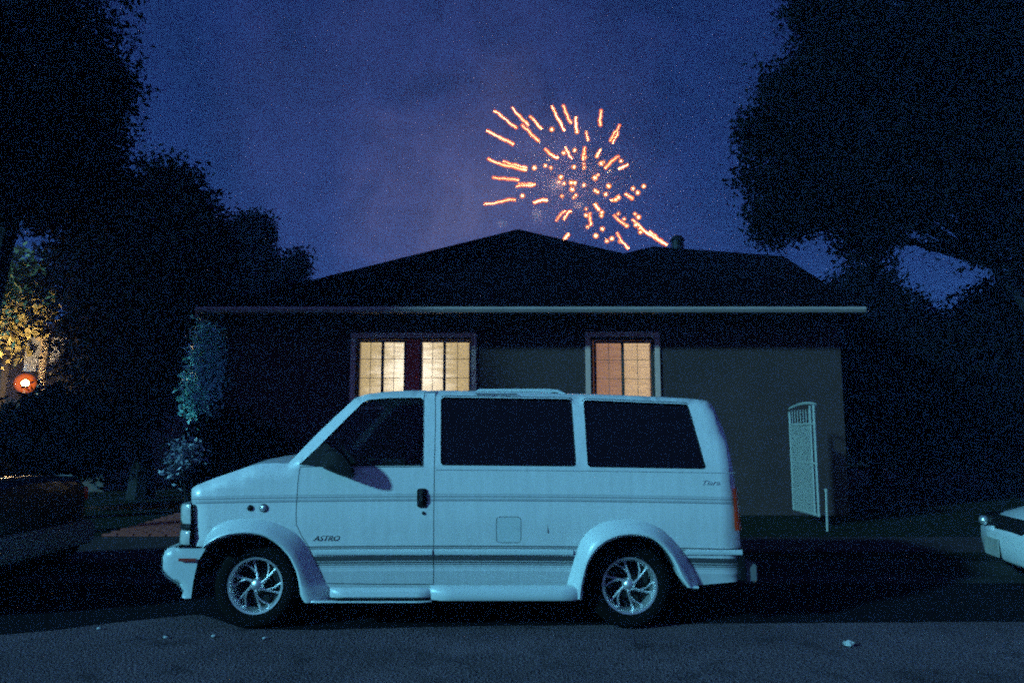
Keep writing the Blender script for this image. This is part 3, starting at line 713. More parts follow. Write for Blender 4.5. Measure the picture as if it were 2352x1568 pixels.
def side_mesh(V, Tt, off=0.0, both=True):
    bm = bmesh.new()
    for s in ((-1, 1) if both else (-1,)):
        vv = [bm.verts.new((x, s*(VW/2-tumble(z)-rnd((x, z))+off), z)) for x, z in V]
        for t in Tt:
            f = [vv[i] for i in t]
            a, b, c = [V[i] for i in t]
            ccw = (b[0]-a[0])*(c[1]-a[1])-(b[1]-a[1])*(c[0]-a[0]) > 0
            if ccw != (s < 0): f.reverse()
            bm.faces.new(f)
    return bm
oV = toV(outline); dV = toV(doorP); wF, wM, wR = toV(winF), toV(winM), toV(winR)
gasP = toV(rrect([(1141, 1187), (1196, 1187), (1196, 1245), (1141, 1245)], 9))
V, Tt = fill(oV, [offset_poly(dV, 0.0055), wF, wM, wR, offset_poly(gasP, 0.0045)])
bm = side_mesh(V, Tt)
# cross strips: hood, roof, rear (front face is the grille part)
def cross(bm, pts, crown, n=12, bulge=None):
    rows = []
    for i, (x, z) in enumerate(pts):
        hw = VW/2-tumble(z)-RR; row = []
        for k in range(n+1):
            u = -1+2*k/n; c = 1-abs(u)**2.5
            bx, bz = (bulge(i/(len(pts)-1)) if bulge else (0, 1))
            row.append(Vector((x+bx*crown*c, u*hw, z+bz*crown*c)))
        rows.append(row)
    grid_surface(bm, rows)
cross(bm, resample(toV(hood), 0.035, False), 0.045, bulge=lambda t: (0, min(1, .35+t)))
cross(bm, resample(toV(roofl), 0.035, False), 0.035)
cross(bm, resample(toV(rearl), 0.035, False), 0.06, bulge=lambda t: (1, 0))
bmesh.ops.remove_doubles(bm, verts=bm.verts, dist=0.0008)
bmesh.ops.recalc_face_normals(bm, faces=[f for f in bm.faces if abs(f.calc_center_median().y) < 0.8])

# striped paint
def paint():
    m, n, l, p = new_mat('white_striped_paint')
    p.inputs['Roughness'].default_value = 0.33; p.inputs['Coat Weight'].default_value = 0.5; p.inputs['Coat Roughness'].default_value = 0.1
    t = n.new('ShaderNodeTexCoord'); s = n.new('ShaderNodeSeparateXYZ'); l.new(t.outputs['Object'], s.inputs[0])
    def mm(op, a, b):
        q = n.new('ShaderNodeMath'); q.operation = op
        for i, v in enumerate((a, b)):
            if isinstance(v, (int, float)): q.inputs[i].default_value = v
            else: l.new(v, q.inputs[i])
        return q.outputs[0]
    z = s.outputs[2]; x = s.outputs[0]
    zz = mm('ADD', z, mm('MULTIPLY', mm('MULTIPLY', x, x), 0.0055))
    za_, zb2 = 0.55, 1.05
    u = n.new('ShaderNodeMapRange'); l.new(zz, u.inputs[0]); u.inputs[1].default_value = za_-0.2; u.inputs[2].default_value = zb2+0.2
    r = n.new('ShaderNodeValToRGB'); r.color_ramp.interpolation = 'LINEAR'; l.new(u.outputs[0], r.inputs[0])
    def Z(y): return W(1050, y, Y0).z
    base = (0.74, 0.76, 0.76); gy = (0.20, 0.21, 0.23); dk = (0.055, 0.055, 0.06)
    def mixc(a, b, t_): return tuple(a[i]*(1-t_)+b[i]*t_ for i in range(3))
    bands = [(1134.5, 1136.5, mixc(base, gy, .55)), (1138.5, 1142, mixc(base, gy, .75)), (1144, 1146.5, mixc(base, gy, .55)), (1148, 1151, mixc(base, gy, .8))]
    low = [(1253.5, 1256.5, mixc(base, dk, .85)), (1258, 1261, mixc(base, dk, .7)), (1277, 1289.5, mixc(base, dk, .97)), (1291, 1295, mixc(base, dk, .9)), (1296.5, 1300, mixc(base, dk, .8)),
           (1302.5, 1304.5, mixc(base, gy, .6)), (1307.5, 1309, mixc(base, gy, .45)), (1313, 1340, mixc(base, gy, .30))]
    # colour ramps hold 32 stops: one for each group of stripes, multiplied
    def ramp_of(bs):
        r = n.new('ShaderNodeValToRGB'); r.color_ramp.interpolation = 'CONSTANT'; l.new(u.outputs[0], r.inputs[0])
        el = r.color_ramp.elements; st = []
        for y0_, y1_, c in bs:
            st.append((Z(y1_), c)); st.append((Z(y0_), None))
        st.sort(key=lambda q: q[0])
        el[0].position = 0; el[0].color = base+(1,)
        first = True
        for zv, c in st:
            pos = (zv-(za_-0.2))/((zb2+0.2)-(za_-0.2))
            if pos <= 0: el[0].color = (c or base)+(1,); continue
            if first: q = el[1]; q.position = pos; first = False
            else: q = el.new(pos)
            q.color = (c or base)+(1,)
        return r.outputs[0]
    c1_, c2_ = ramp_of(bands), ramp_of(low)
    dn = n.new('ShaderNodeMixRGB'); dn.blend_type = 'DARKEN'; dn.inputs[0].default_value = 1; l.new(c1_, dn.inputs[1]); l.new(c2_, dn.inputs[2])
    # grime: faint vertical streaks and low dirt
    mp = n.new('ShaderNodeMapping'); mp.inputs['Scale'].default_value = (14, 14, 1.2); l.new(t.outputs['Object'], mp.inputs[0])
    g = n.new('ShaderNodeTexNoise'); g.inputs['Scale'].default_value = 2; g.inputs['Detail'].default_value = 5; l.new(mp.outputs[0], g.inputs['Vector'])
    gr = n.new('ShaderNodeMapRange'); l.new(g.outputs[0], gr.inputs[0]); gr.inputs[1].default_value = 0.25; gr.inputs[2].default_value = 0.75; gr.inputs[3].default_value = 0.86; gr.inputs[4].default_value = 1.0
    mu = n.new('ShaderNodeMixRGB'); mu.blend_type = 'MULTIPLY'; mu.inputs[0].default_value = 1; l.new(dn.outputs[0], mu.inputs[1]); l.new(gr.outputs[0], mu.inputs[2])
    l.new(mu.outputs[0], p.inputs['Base Color'])
    return m
M['paint'] = paint()
M['white'] = mat('white_paint', (0.60, 0.66, 0.66), 0.33, var=0.06, scale=5, coat=0.5)
body = obj('body', bm, M['paint'], van)
try: body.data.set_sharp_from_angle(angle=R(50))
except Exception: pass
V, Tt = fill(dV, [])
bm = side_mesh(V, Tt, 0.0)
door = split(obj('front_door', bm, M['paint'], van))
V, Tt = fill(gasP, []); bm = side_mesh(V, Tt, 0.0, both=False); obj('fuel_door', bm, M['white'], van)
# dark liner behind the seams
def liner(poly, off):
    V, Tt = fill(poly, [], 0.2, 0.1); return side_mesh(V, Tt, off)
lin = offset_poly(toV([(690, 1076), (681, 1171), (700, 1240), (748, 1334), (995, 1337), (995.5, 1220), (997, 1076)]), 0.03)
bm = liner(lin, -0.02); split(obj('door_frame', bm, M['well'], van))
bm = liner(toV([(990, 900), (1008, 900), (1006, 1080), (986, 1080)]), -0.02); split(obj('pillar_liner', bm, M['well'], van))
bm = liner(offset_poly(gasP, 0.03), -0.015); split(obj('fuel_door_frame', bm, M['well'], van))
# glass
bm = liner(offset_poly(wF, 0.02), -0.018); split(obj('front_window', bm, M['clear'], van), M['tint'])
bm = liner(offset_poly(wM, 0.02), -0.010); split(obj('side_window', bm, M['tint'], van))
bm = liner(offset_poly(wR, 0.02), -0.010); split(obj('side_window', bm, M['tint'], van))
# rubber seals round the windows
for P_, nm in ((wM, 'window_seal'), (wR, 'window_seal')):
    bm = bmesh.new()
    for s in (-1, 1):
        rr_ = resample(P_, 0.05); pts = [Vector((x, s*(VW/2-tumble(z)-0.004), z)) for x, z in rr_]; pts.append(pts[0])
        tube(bm, pts, 0.0055, 5, cap=False)
    split(obj(nm, bm, M['black'], van))
bm = bmesh.new()
wsp = toV(wind); rows = []
for (x, z) in wsp:
    hw = VW/2-tumble(z)-RR
    rows.append([Vector((x-0.10*(1-abs(-1+2*k/10)**2)+.0, (-1+2*k/10)*hw, z+0.03*(1-abs(-1+2*k/10)**2))) for k in range(11)])
grid_surface(bm, rows); obj('windshield', bm, M['clear'], van)
# belt crease: its thin shadow drawn as a grey line under the windows
bm = bmesh.new()
for s in (-1, 1):
    tube(bm, [Vector((VP(xx, yy)[0], s*(VW/2+0.0005), VP(xx, yy)[1])) for xx, yy in ((1002, 1078.5), (1200, 1079.5), (1400, 1081.5), (1688, 1086))], 0.0028, 5)
split(obj('belt_crease_shade', bm, M['script'], van))
# side body mouldings (a light raised rub strip)
for s in (-1, 1):
    for xa_, xb_ in ((724, 993), (998, 1316), (1574, 1704)):
        rows = []; bm = bmesh.new()
        for xx in np.linspace(xa_, xb_, 10):
            r_ = []
            for yy, o in ((1262, .000), (1263.5, .011), (1268, .015), (1273, .011), (1275, .0)):
                X, Z_ = VP(xx, yy); r_.append(Vector((X, s*(VW/2-tumble(Z_)+o+.001), Z_)))
            rows.append(r_)
        grid_surface(bm, rows); bmesh.ops.recalc_face_normals(bm, faces=bm.faces)
        obj('rub_strip', bm, M['white'], van)
# arch flares
def curve_resample(P, n):
    P = [Vector(p) for p in P]; d = [0]
    for i in range(1, len(P)): d.append(d[-1]+(P[i]-P[i-1]).length)
    out_ = []
    for k in range(n):
        t = d[-1]*k/(n-1); i = 1
        while i < len(P)-1 and d[i] < t: i += 1
        u = (t-d[i-1])/max(1e-9, d[i]-d[i-1]); out_.append(P[i-1].lerp(P[i], u))
    # light smoothing
    for _ in range(2):
        out_ = [out_[0]]+[(out_[i-1]+out_[i]*2+out_[i+1])/4 for i in range(1, n-1)]+[out_[-1]]
    return out_
for nm, a_in, a_out in (('arch_flare', arch_f_in[3:], arch_f_out), ('arch_flare', arch_r_in, arch_r_out)):
    bm = bmesh.new()
    ci, co = curve_resample(toV(a_in), 48), curve_resample(toV(a_out), 48)
    for s in (-1, 1):
        rows = []
        for i in range(48):
            r_ = []
            for t, o in ((0, -0.004), (0.06, 0.006), (0.3, 0.036), (0.55, 0.070), (0.74, 0.092), (0.86, 0.097), (0.96, 0.090), (1.0, 0.080), (1.0, 0.02), (1.0, -0.06)):
                p = co[i].lerp(ci[i], t); r_.append(Vector((p.x, s*(VW/2-tumble(p.y)+o), p.y)))
            rows.append(r_)
        grid_surface(bm, rows)
    bmesh.ops.recalc_face_normals(bm, faces=bm.faces)
    split(obj(nm, bm, M['white'], van))
# wheel wells (dark inner arches) and underbody
bm = bmesh.new()
for a_in in (arch_f_in[1:], arch_r_in):
    c = curve_resample(toV(a_in), 24)
    for s in (-1, 1):
        bm = bmesh.new()
        V_ = grid_surface(bm, [[Vector((p.x, s*(VW/2-0.03), p.y)), Vector((p.x, s*(VW/2-0.42), p.y))] for p in c])
        bm.faces.new([r_[1] for r_ in V_])
        obj('wheel_well', bm, M['well'], van)
bm = bmesh.new()
xa_, xb_ = VP(712, 1372)[0], VP(1330, 1372)[0]; zf = VP(1000, 1360)[1]
box(bm, (xa_, -VW/2+.10, zf), (xb_, VW/2-.10, zf+0.10))
box(bm, (VP(1575, 1340)[0], -VW/2+.12, 0.30), (VP(1695, 1340)[0], VW/2-.12, 0.42))
box(bm, (VP(450, 1340)[0], -VW/2+.45, 0.24), (VP(1600, 1340)[0], VW/2-.45, 0.34))
obj('underbody', bm, M['well'], van, smooth=False)
# rockers / running board
def rocker(bm, x0, x1, prof, s):
    rows = []
    for k, xx in enumerate(np.linspace(x0, x1, 14)):
        e_ = min(1, min(k, 13-k)/1.0); r_ = []
        for yy, o in prof:
            X, Z_ = VP(xx, yy); r_.append(Vector((X, s*(VW/2-0.03+(o+0.03)*(0.35+0.65*e_)), Z_)))
        rows.append(r_)
    V_ = grid_surface(bm, rows)
    bm.faces.new(V_[0]); bm.faces.new(V_[-1][::-1])
bm = bmesh.new()
for s in (-1, 1):
    rocker(bm, 990, 1336, [(1340, -0.012), (1342.5, 0.02), (1347, 0.042), (1356, 0.052), (1366, 0.05), (1371, 0.04), (1373, 0.01), (1371, -0.03)], s)
bmesh.ops.recalc_face_normals(bm, faces=bm.faces); split(obj('side_skirt', bm, M['white'], van))
bm = bmesh.new()
for s in (-1, 1):
    rocker(bm, 762, 996, [(1345, -0.01), (1347.5, 0.016), (1352, 0.03), (1363, 0.034), (1366, 0.025), (1367, 0.0)], s)
    rocker(bm, 706, 994, [(1373, -0.01), (1373.5, 0.022), (1376, 0.026), (1377.5, 0.02), (1378, -0.02)], s)
bmesh.ops.recalc_face_normals(bm, faces=bm.faces); split(obj('running_board', bm, M['white'], van))
bm = bmesh.new()
for s in (-1, 1): rocker(bm, 764, 994, [(1366.5, 0.012), (1370, 0.013), (1373.5, 0.012)], s)
split(obj('tread_strip', bm, M['black'], van))
bm = bmesh.new()
for s in (-1, 1):
    box(bm, (VP(1578, 1340)[0], s*(VW/2+0.002)-0.02, VP(1600, 1346)[1]), (VP(1600, 1340)[0], s*(VW/2+0.002)+0.02, VP(1600, 1341)[1]), 0.005)
split(obj('skirt_end', bm, M['white'], van))
# front face: grille + headlights
zt_, zb3 = VP(434, 1124)[1], VP(438, 1252)[1]; xf = VP(434, 1154)[0]
bm = bmesh.new(); rows = []
for z in np.linspace(zb3, zt_, 9):
    t = (z-zb3)/(zt_-zb3); fwd = 0.115*(1-max(0, t-.72)/.28*0.9); r_ = []
    for k in range(25):
        u = -1+2*k/24; c = 1-abs(u)**5
        r_.append(Vector((xf+0.03-fwd*c*1.0, u*(VW/2-RR*0.7), z)))
    rows.append(r_)
grid_surface(bm, rows); obj('grille', bm, M['black'], van)
def lampblock(y0, y1, m, nm):
    bm = bmesh.new()
    for s in (-1, 1):
        rows = []
        for yy in np.linspace(y0, y1, 7):
            e_ = 0.010*(1-abs(2*(yy-y0)/(y1-y0)-1)**6); r_ = []
            for k in range(11):
                a = k/10*math.pi/2                 # side -> front round the corner
                X = VP(438, yy)[0]-0.118*math.sin(a)-e_*math.sin(a); Yd = VW/2-0.006-0.16*(1-math.cos(a))+e_*math.cos(a)
                r_.append(Vector((X, s*Yd, VP(438, yy)[1])))
            r_.append(Vector((r_[-1].x-.005, s*(VW/2-0.36), r_[-1].z)))
            rows.append(r_)
        V_ = grid_surface(bm, rows)
        for rr_ in (V_[0], V_[-1]):
            c_ = [bm.verts.new(v.co+Vector((0.05, -s*0.03, 0))) for v in rr_]
            for j in range(len(rr_)-1): bm.faces.new((rr_[j], rr_[j+1], c_[j+1], c_[j]))
    bmesh.ops.recalc_face_normals(bm, faces=bm.faces)
    return split(obj(nm, bm, m, van))
lampblock(1158, 1203, M['lens'], 'headlight'); lampblock(1204, 1217, M['black'], 'lamp_divider'); lampblock(1218, 1250, M['lens'], 'turn_signal')
# bumper
bp_out = [(478, 1254), (440, 1254), (406, 1254), (388, 1256), (377, 1260), (371.5, 1275), (371, 1309), (378, 1319), (388, 1327), (409.5, 1339.6), (417, 1349), (422, 1358), (424, 1368), (431, 1371), (445, 1370), (449, 1333), (458, 1288)]
bV = toV(bp_out)
V, Tt = fill(bV, [], 0.04, 0.02)
bp_round = resample(toV([(406, 1254), (388, 1256), (377, 1260), (371.5, 1275), (371, 1309), (378, 1319), (388, 1327), (409.5, 1339.6), (422, 1358)]), 0.02, False)
BA, BB = np.array(bp_round[:-1]), np.array(bp_round[1:])
bm = bmesh.new()
def brnd(p, r=0.055):
    d = segdist(np.array(p), (BA, BB)); return 0 if d >= r else r-math.sqrt(max(0, r*r-(r-d)**2))
for s in (-1, 1):
    vv = [bm.verts.new((x, s*(VW/2+0.012-brnd((x, z))-tumble(z)*.5), z)) for x, z in V]
    for t in Tt: bm.faces.new([vv[i] for i in t])
rows = []
for x, z in bp_round:
    rows.append([Vector((x-0.05*(1-abs(-1+2*k/16)**3), (-1+2*k/16)*(VW/2+0.012-0.055), z)) for k in range(17)])
grid_surface(bm, rows)
bmesh.ops.recalc_face_normals(bm, faces=bm.faces)
bmp = obj('front_bumper', bm, M['white'], van)
bm = bmesh.new()
for s in (-1, 1):
    a_ = VP(417, 1279); b_ = VP(458, 1286)
    box(bm, (a_[0], s*(VW/2+0.012)-0.006, b_[1]), (b_[0], s*(VW/2+0.012)+0.006, a_[1]), 0.003)
split(obj('marker_light', bm, M['amber'], bmp))
bm = bmesh.new()
for s in (-1, 1):
    tube(bm, [Vector((VP(xx, 1256)[0], s*(VW/2+0.006), VP(xx, 1254.5)[1])) for xx in (408, 440, 476)], 0.004, 5)
split(obj('seam_strip', bm, M['black'], bmp))
# rear bumper
bm = bmesh.new()
a_, b_ = VP(1712, 1337), VP(1742, 1297)
box(bm, (a_[0], -VW/2+0.06, a_[1]), (b_[0], VW/2-0.06, b_[1]), 0.012); box(bm, (a_[0]-.06, -VW/2+0.14, a_[1]+.03), (a_[0]+.01, VW/2-0.14, b_[1]-.03))
obj('rear_bumper', bm, M['drygrey'], van)
bm = bmesh.new(); a_, b_ = VP(1700, 1332), VP(1712, 1262)
box(bm, (a_[0], -VW/2+0.03, a_[1]), (b_[0], VW/2-0.03, b_[1]), 0.004); obj('bumper_gap_shade', bm, M['black'], van)  # black box paints the shade in the gap before the bumper
# tail light wraps the rear corner
for s in (-1, 1):
    bm = bmesh.new(); rows = []
    for yy in np.linspace(1121, 1217, 12):
        t = (yy-1121)/96; x0_ = VP(1685+2*t, yy)[0]; x1_ = VP(1695+11*t, yy)[0]; z = VP(1690, yy)[1]; r_ = []
        for k in range(9):
            a = k/8*math.pi/2
            r_.append(Vector((x0_+(x1_-x0_+.006)*math.sin(a), s*(VW/2-0.055+0.058*math.cos(a) if k else VW/2+0.004), z)))
        r_.append(Vector((r_[-1].x, s*(VW/2-0.2), z))); rows.append(r_)
    V_ = grid_surface(bm, rows)
    bmesh.ops.recalc_face_normals(bm, faces=bm.faces)
    obj('tail_light', bm, M['redlens'], van)
# door handle, lock, fender lamps
def VS(x, y, o=0.0):
    X, Z_ = VP(x, y); return Vector((X, -(VW/2-tumble(Z_)+o), Z_))
def slab(bm, poly, th, o=0.0, s=-1):
    vs = toV(poly); f1 = [bm.verts.new((x, s*(VW/2-tumble(z)+o), z)) for x, z in vs]; f2 = [bm.verts.new((x, s*(VW/2-tumble(z)+o+th), z)) for x, z in vs]
    k = len(vs); bm.faces.new(f2)
    for i in range(k): bm.faces.new((f1[i], f1[(i+1) % k], f2[(i+1) % k], f2[i]))
bm = bmesh.new()
for s in (-1, 1): slab(bm, rrect([(958, 1165), (958, 1121), (981, 1121), (981, 1165)], 7), 0.008, 0.0, s)
bmesh.ops.recalc_face_normals(bm, faces=bm.faces)
hd = split(obj('door_handle', bm, M['black'], door))
bm = bmesh.new(); p = VS(970, 1138, .012); tube(bm, [p+Vector((0, 0, 0.05)), p+Vector((0, -0.012, 0.02)), p+Vector((0, -0.014, -0.03)), p+Vector((0, 0, -0.06))], [.012, .014, .014, .010], 8)
obj('pull_lever', bm, M['black'], door)
bm = bmesh.new(); p = VS(973, 1178); tube(bm, [p, p+Vector((0, -0.008, 0))], [.014, .011], 14); obj('lock', bm, M['black'], door)
for px_, r_ in ((575, .024), (606, .032)):
    p = VS(px_, 1166)
    bm = bmesh.new(); tube(bm, [p+Vector((0, .01, 0)), p+Vector((0, -0.008, 0))], [r_, r_*.92], 20)
    q = obj('fender_lamp', bm, M['black'], van)
    bm = bmesh.new(); bmesh.ops.create_uvsphere(bm, u_segments=16, v_segments=10, radius=r_*.72)
    for v in bm.verts: v.co = Vector((v.co.x, v.co.y*0.55, v.co.z))+p+Vector((0, -0.008, 0))
    obj('dome', bm, M['chrome'] if r_ > .03 else M['black'], q)
bm = bmesh.new(); p = VS(1258, 1214, .001); tube(bm, [p+Vector((0, 0, .03)), p+Vector((0, 0, -.03))], .003, 5); obj('body_scratch', bm, M['drygrey'], van)
# badges
def text(name, s, x, y, h, m, shear=0.35, sx=1.0, parent=van, ext=0.002):
    c = bpy.data.curves.new(name, 'FONT'); c.body = s; c.size = h; c.extrude = ext; c.shear = shear
    o = bpy.data.objects.new(name, c); COL.objects.link(o)
    dg = bpy.context.evaluated_depsgraph_get(); me = bpy.data.meshes.new_from_object(o.evaluated_get(dg))
    bpy.data.objects.remove(o)
    p = VS(x, y, .002)
    for v in me.vertices:
        a, b, c_ = v.co; v.co = Vector((p.x+a*sx, p.y-c_, p.z+b))
    me.materials.clear(); me.materials.append(m)
    o = bpy.data.objects.new(name, me); COL.objects.link(o); o.parent = parent; return o
text('badge', 'ASTRO', 719, 1241, 0.052, M['badge'], 0.5, 1.15, door, 0.003)
text('script_badge', 'Tiara', 1609, 1113, 0.05, M['script'], 0.35, 1.35)
# mirror with its triangular mount
mr = [(742, 1075), (738, 1046), (745, 1034), (758, 1028), (776, 1030), (792, 1042), (806, 1060), (816, 1080), (816, 1094), (806, 1099), (784, 1093), (760, 1083)]
def mpt(x, y, Yv): p = W(x, y, Yv); return Vector((p.x-VL.x, Yv-VL.y, p.z))
bm = bmesh.new(); rows = []
cxm, cym = 776, 1064
for Yv, sc_ in ((Y0+0.0, 0.72), (Y0-0.03, 0.96), (Y0-0.09, 1.0), (Y0-0.15, 0.95), (Y0-0.18, 0.8), (Y0-0.19, 0.3)):
    P_ = resample([(cxm+(x-cxm)*sc_, cym+(y-cym)*sc_) for x, y in mr], 9)
    P_ = [tuple(v) for v in curve_resample(P_+[P_[0]], 40)[:-1]]
    rows.append([mpt(x, y, Yv) for x, y in P_])
V_ = grid_surface(bm, rows, close=True); bm.faces.new(V_[0]); bm.faces.new(V_[-1][::-1])
bmesh.ops.recalc_face_normals(bm, faces=bm.faces); mir = obj('side_mirror', bm, M['black'], van)
bm = bmesh.new(); slab(bm, [(690, 1066), (745, 1018), (752, 1018), (800, 1068), (745, 1071)], 0.02, -0.012); bmesh.ops.recalc_face_normals(bm, faces=bm.faces)
obj('mirror_mount', bm, M['black'], mir)
# far side mirror
bm = bmesh.new(); a_ = VP(760, 1075); box(bm, (a_[0]-.05, VW/2+.02, a_[1]-.08), (a_[0]+.10, VW/2+.2, a_[1]+.08), .03); obj('side_mirror', bm, M['black'], van)
# interior: dash, wheel, seats
bm = bmesh.new(); d0 = VP(700, 1072); box(bm, (d0[0]-.1, -VW/2+.12, .85), (d0[0]+.32, VW/2-.12, d0[1]+.01), .05); obj('dashboard', bm, M['interior'], van)
bm = bmesh.new(); c = Vector(VP(792, 1075)[0:1]+(-0.42,)+VP(792, 1060)[1:2])
bmm = []; ax = Vector((0.62, 0, 0.78)).normalized(); u_ = Vector((0, 1, 0)); v_ = ax.cross(u_)
tube(bm, [c+(u_*math.cos(t)+v_*math.sin(t))*0.185 for t in np.linspace(0, 2*math.pi, 33)], .014, 8, cap=False)
tube(bm, [c-u_*0.18, c+u_*0.18], .012, 6); tube(bm, [c, c-ax*.25], .025, 8)
obj('steering_wheel', bm, M['black'], van)
for yy in (-0.45, 0.45):
    bm = bmesh.new(); s0 = VP(900, 1075)[0]
    box(bm, (s0-.35, yy-.24, .75), (s0+.15, yy+.24, .92), .05); box(bm, (s0+.05, yy-.23, .9), (s0+.2, yy+.23, 1.42), .05, Matrix.Rotation(R(0), 4, 'Y'))
    box(bm, (s0+.09, yy-.12, 1.40), (s0+.19, yy+.12, 1.60), .04)
    obj('seat', bm, M['interior'], van)
# added dark panel behind the front seats keeps the rear cabin in shadow
bm = bmesh.new(); s1 = VP(1020, 1000)[0]; box(bm, (s1, -VW/2+.2, .6), (s1+.03, VW/2-.2, 1.70)); obj('cabin_shade_panel', bm, M['interior'], van)
bm = bmesh.new(); box(bm, (VP(690, 1072)[0], -VW/2+.09, .34), (s1, VW/2-.09, .40)); obj('cabin_floor', bm, M['interior'], van)
# roof vent hatch and low rails
zr = VP(1200, 901)[1]
bm = bmesh.new(); box(bm, (VP(1128, 900)[0], -0.30, zr+.01), (VP(1262, 900)[0]+.05, 0.30, zr+.062), .012)
obj('roof_hatch', bm, M['white'], van)
bm = bmesh.new()
for s in (-1, 1):
    a_, b_ = VP(1085, 900)[0], VP(1300, 904)[0]; yv = s*(VW/2-.30)
    tube(bm, [(a_, yv, zr+.0), (a_+.05, yv, zr+.026), (b_-.06, yv, zr+.022), (b_, yv, zr-.005)], .012, 8)
split(obj('roof_rail', bm, M['white'], van))
bm = bmesh.new()
for s in (-1, 1):
    tube(bm, [Vector((VP(xx, yy)[0], s*(VW/2-tumble(VP(xx, yy)[1])-.012), VP(xx, yy)[1])) for xx, yy in ((1092, 904), (1140, 904.5), (1188, 905))], .006, 5)
split(obj('drip_rail', bm, M['drygrey'], van))
# wheels
fw = W(585, 1345, Y0+0.06); rw = W(1447, 1345, Y0+0.06)
for p, st in ((fw, R(0)), (rw, 0)):
    for s in (-1, 1):
        cc = Vector((p.x-VL.x, s*(VW/2-0.06-0.105-0.012), p.z))
        wheel(van, cc, s, rt=p.z+.002, rr=0.196, steer=st)

# ================================================================== OTHER CARS (lofted body)
def car(name, label, loc, rz, paint_, drop=0.0, roof=1.42, wid=1.76, L_=4.6):
    """nose towards local -X, local x from -L/2 to L/2"""
    t = empty(name, loc, label, 'car', rz=rz)
    h = wid/2
    # x, half width, z low, z shoulder
    st = [(-.5, .62, .30, .55), (-.49, .78, .24, .66), (-.46, .90, .21, .74), (-.40, .97, .20, .80), (-.30, 1, .20, .86), (-.18, 1, .19, .93), (0, 1, .19, .96), (.2, 1, .19, .98), (.32, 1, .20, 1.00), (.42, .97, .22, 1.03), (.47, .92, .25, 1.03), (.49, .82, .30, .98), (.5, .66, .36, .85)]
    st = [(x, wv, z0, z1-drop*max(0, min(1, (-x-.15)/.3))) for x, wv, z0, z1 in st]
    bm = bmesh.new(); rows = []
    for x, wv, z0, z1 in st:
        r_ = []
        for s in (-1, 1):
            q = [(0.0, z0), (.72, z0), (.93, z0+.05), (.985, z0+.2), (1.0, (z0+z1)/2), (.98, z1-.12), (.93, z1-.03), (.80, z1), (.4, z1+.03), (0, z1+.035)]
            q = q if s < 0 else q[::-1][1:-1]
            r_ += [Vector((x*L_, s*a*wv*h, b)) for a, b in q]
        rows.append(r_)
    V_ = grid_surface(bm, rows, close=True); bm.faces.new(V_[0][::-1]); bm.faces.new(V_[-1])
    bmesh.ops.recalc_face_normals(bm, faces=bm.faces)
    obj('body', bm, paint_, t)
    bm = bmesh.new(); rows = []
    for x, wv, z1 in ((-.19, .86, .90), (-.12, .80, 1.12), (-.05, .74, 1.36), (.02, .72, roof), (.16, .72, roof+.01), (.26, .74, 1.36), (.34, .80, 1.16), (.41, .84, .99)):
        rows.append([Vector((x*L_, a*wv*h, b)) for a, b in ((-1.08, .88), (-1.0, z1-.06 if z1 > 1 else z1-.01), (-.85, z1), (0, z1+.03), (.85, z1), (1.0, z1-.06 if z1 > 1 else z1-.01), (1.08, .88))])
    grid_surface(bm, rows); bmesh.ops.recalc_face_normals(bm, faces=bm.faces); obj('glasshouse', bm, M['tint'], t)
    for x in (-.31, .29):
        for s in (-1, 1):
            bm = bmesh.new(); c = Vector((x*L_, s*(h-.0), .32))
            tube(bm, [c, c+Vector((0, -s*.06, 0))], .36, 28); obj('wheel_well', bm, M['well'], t)
            wheel(t, (x*L_, s*(h-.09), .325), s, rt=.325, rr=.19, spokes=5, rimm=M['dull'])
    return t, h, L_
# dark sedan ahead of the van: its tail just shows at the left edge
tx = W(192, 1200, 5.75).x
sed, h, L_ = car('parked_car', 'dark parked sedan showing only its tail at the left edge of the picture', (tx-2.3-0.82, 5.68+.88, 0), 0, M['cover'])
for s in (-1, 1):
    bm = bmesh.new(); box(bm, (L_*.462, s*h*.80-.09*1, .80), (L_*.487, s*h*.80+.09, .93), .012); obj('tail_light', bm, M['redlens'], sed)
bm = bmesh.new(); box(bm, (L_*.455, -h*.86, .40), (L_*.512, h*.86, .62), .03); obj('rear_bumper', bm, M['dull'], sed)
bm = bmesh.new()
for s in (-1, 1): tube(bm, [(L_*.20, s*h*.95, .99), (L_*.34, s*h*.95, 1.015), (L_*.45, s*h*.90, 1.03)], .012, 6)
obj('trim_strip', bm, M['dull'], sed)
# white car behind the van
wx = W(2277, 1290, 6.6).x
wc, h, L_ = car('parked_car', 'white parked car with only its front corner in view at the right edge', (wx+2.80, 6.62, 0), R(-12), M['white_car'], drop=0.08)
for s in (-1, 1):
    bm = bmesh.new(); rows = []
    for z in np.linspace(.50, .64, 4):
        rows.append([Vector((-L_*x_, s*h*y_, z)) for x_, y_ in ((.508, .35), (.507, .6), (.497, .78), (.475, .90), (.44, .965), (.41, .995))])
    grid_surface(bm, rows); hl_ = obj('headlight', bm, M['black'], wc)
    for kx, kr in ((.60, .045), (.76, .035)):
        b2 = bmesh.new(); c = Vector((-L_*(.512 if kx < .7 else .503), s*h*kx, .575)); bmesh.ops.create_uvsphere(b2, u_segments=14, v_segments=10, radius=kr)
        bmesh.ops.translate(b2, verts=b2.verts, vec=c); obj('reflector', b2, M['chrome'], hl_)
bm = bmesh.new(); box(bm, (-L_*.512, -h*.34, .50), (-L_*.50, h*.34, .66), .01); obj('grille', bm, M['black'], wc)
bm = bmesh.new(); rows = []
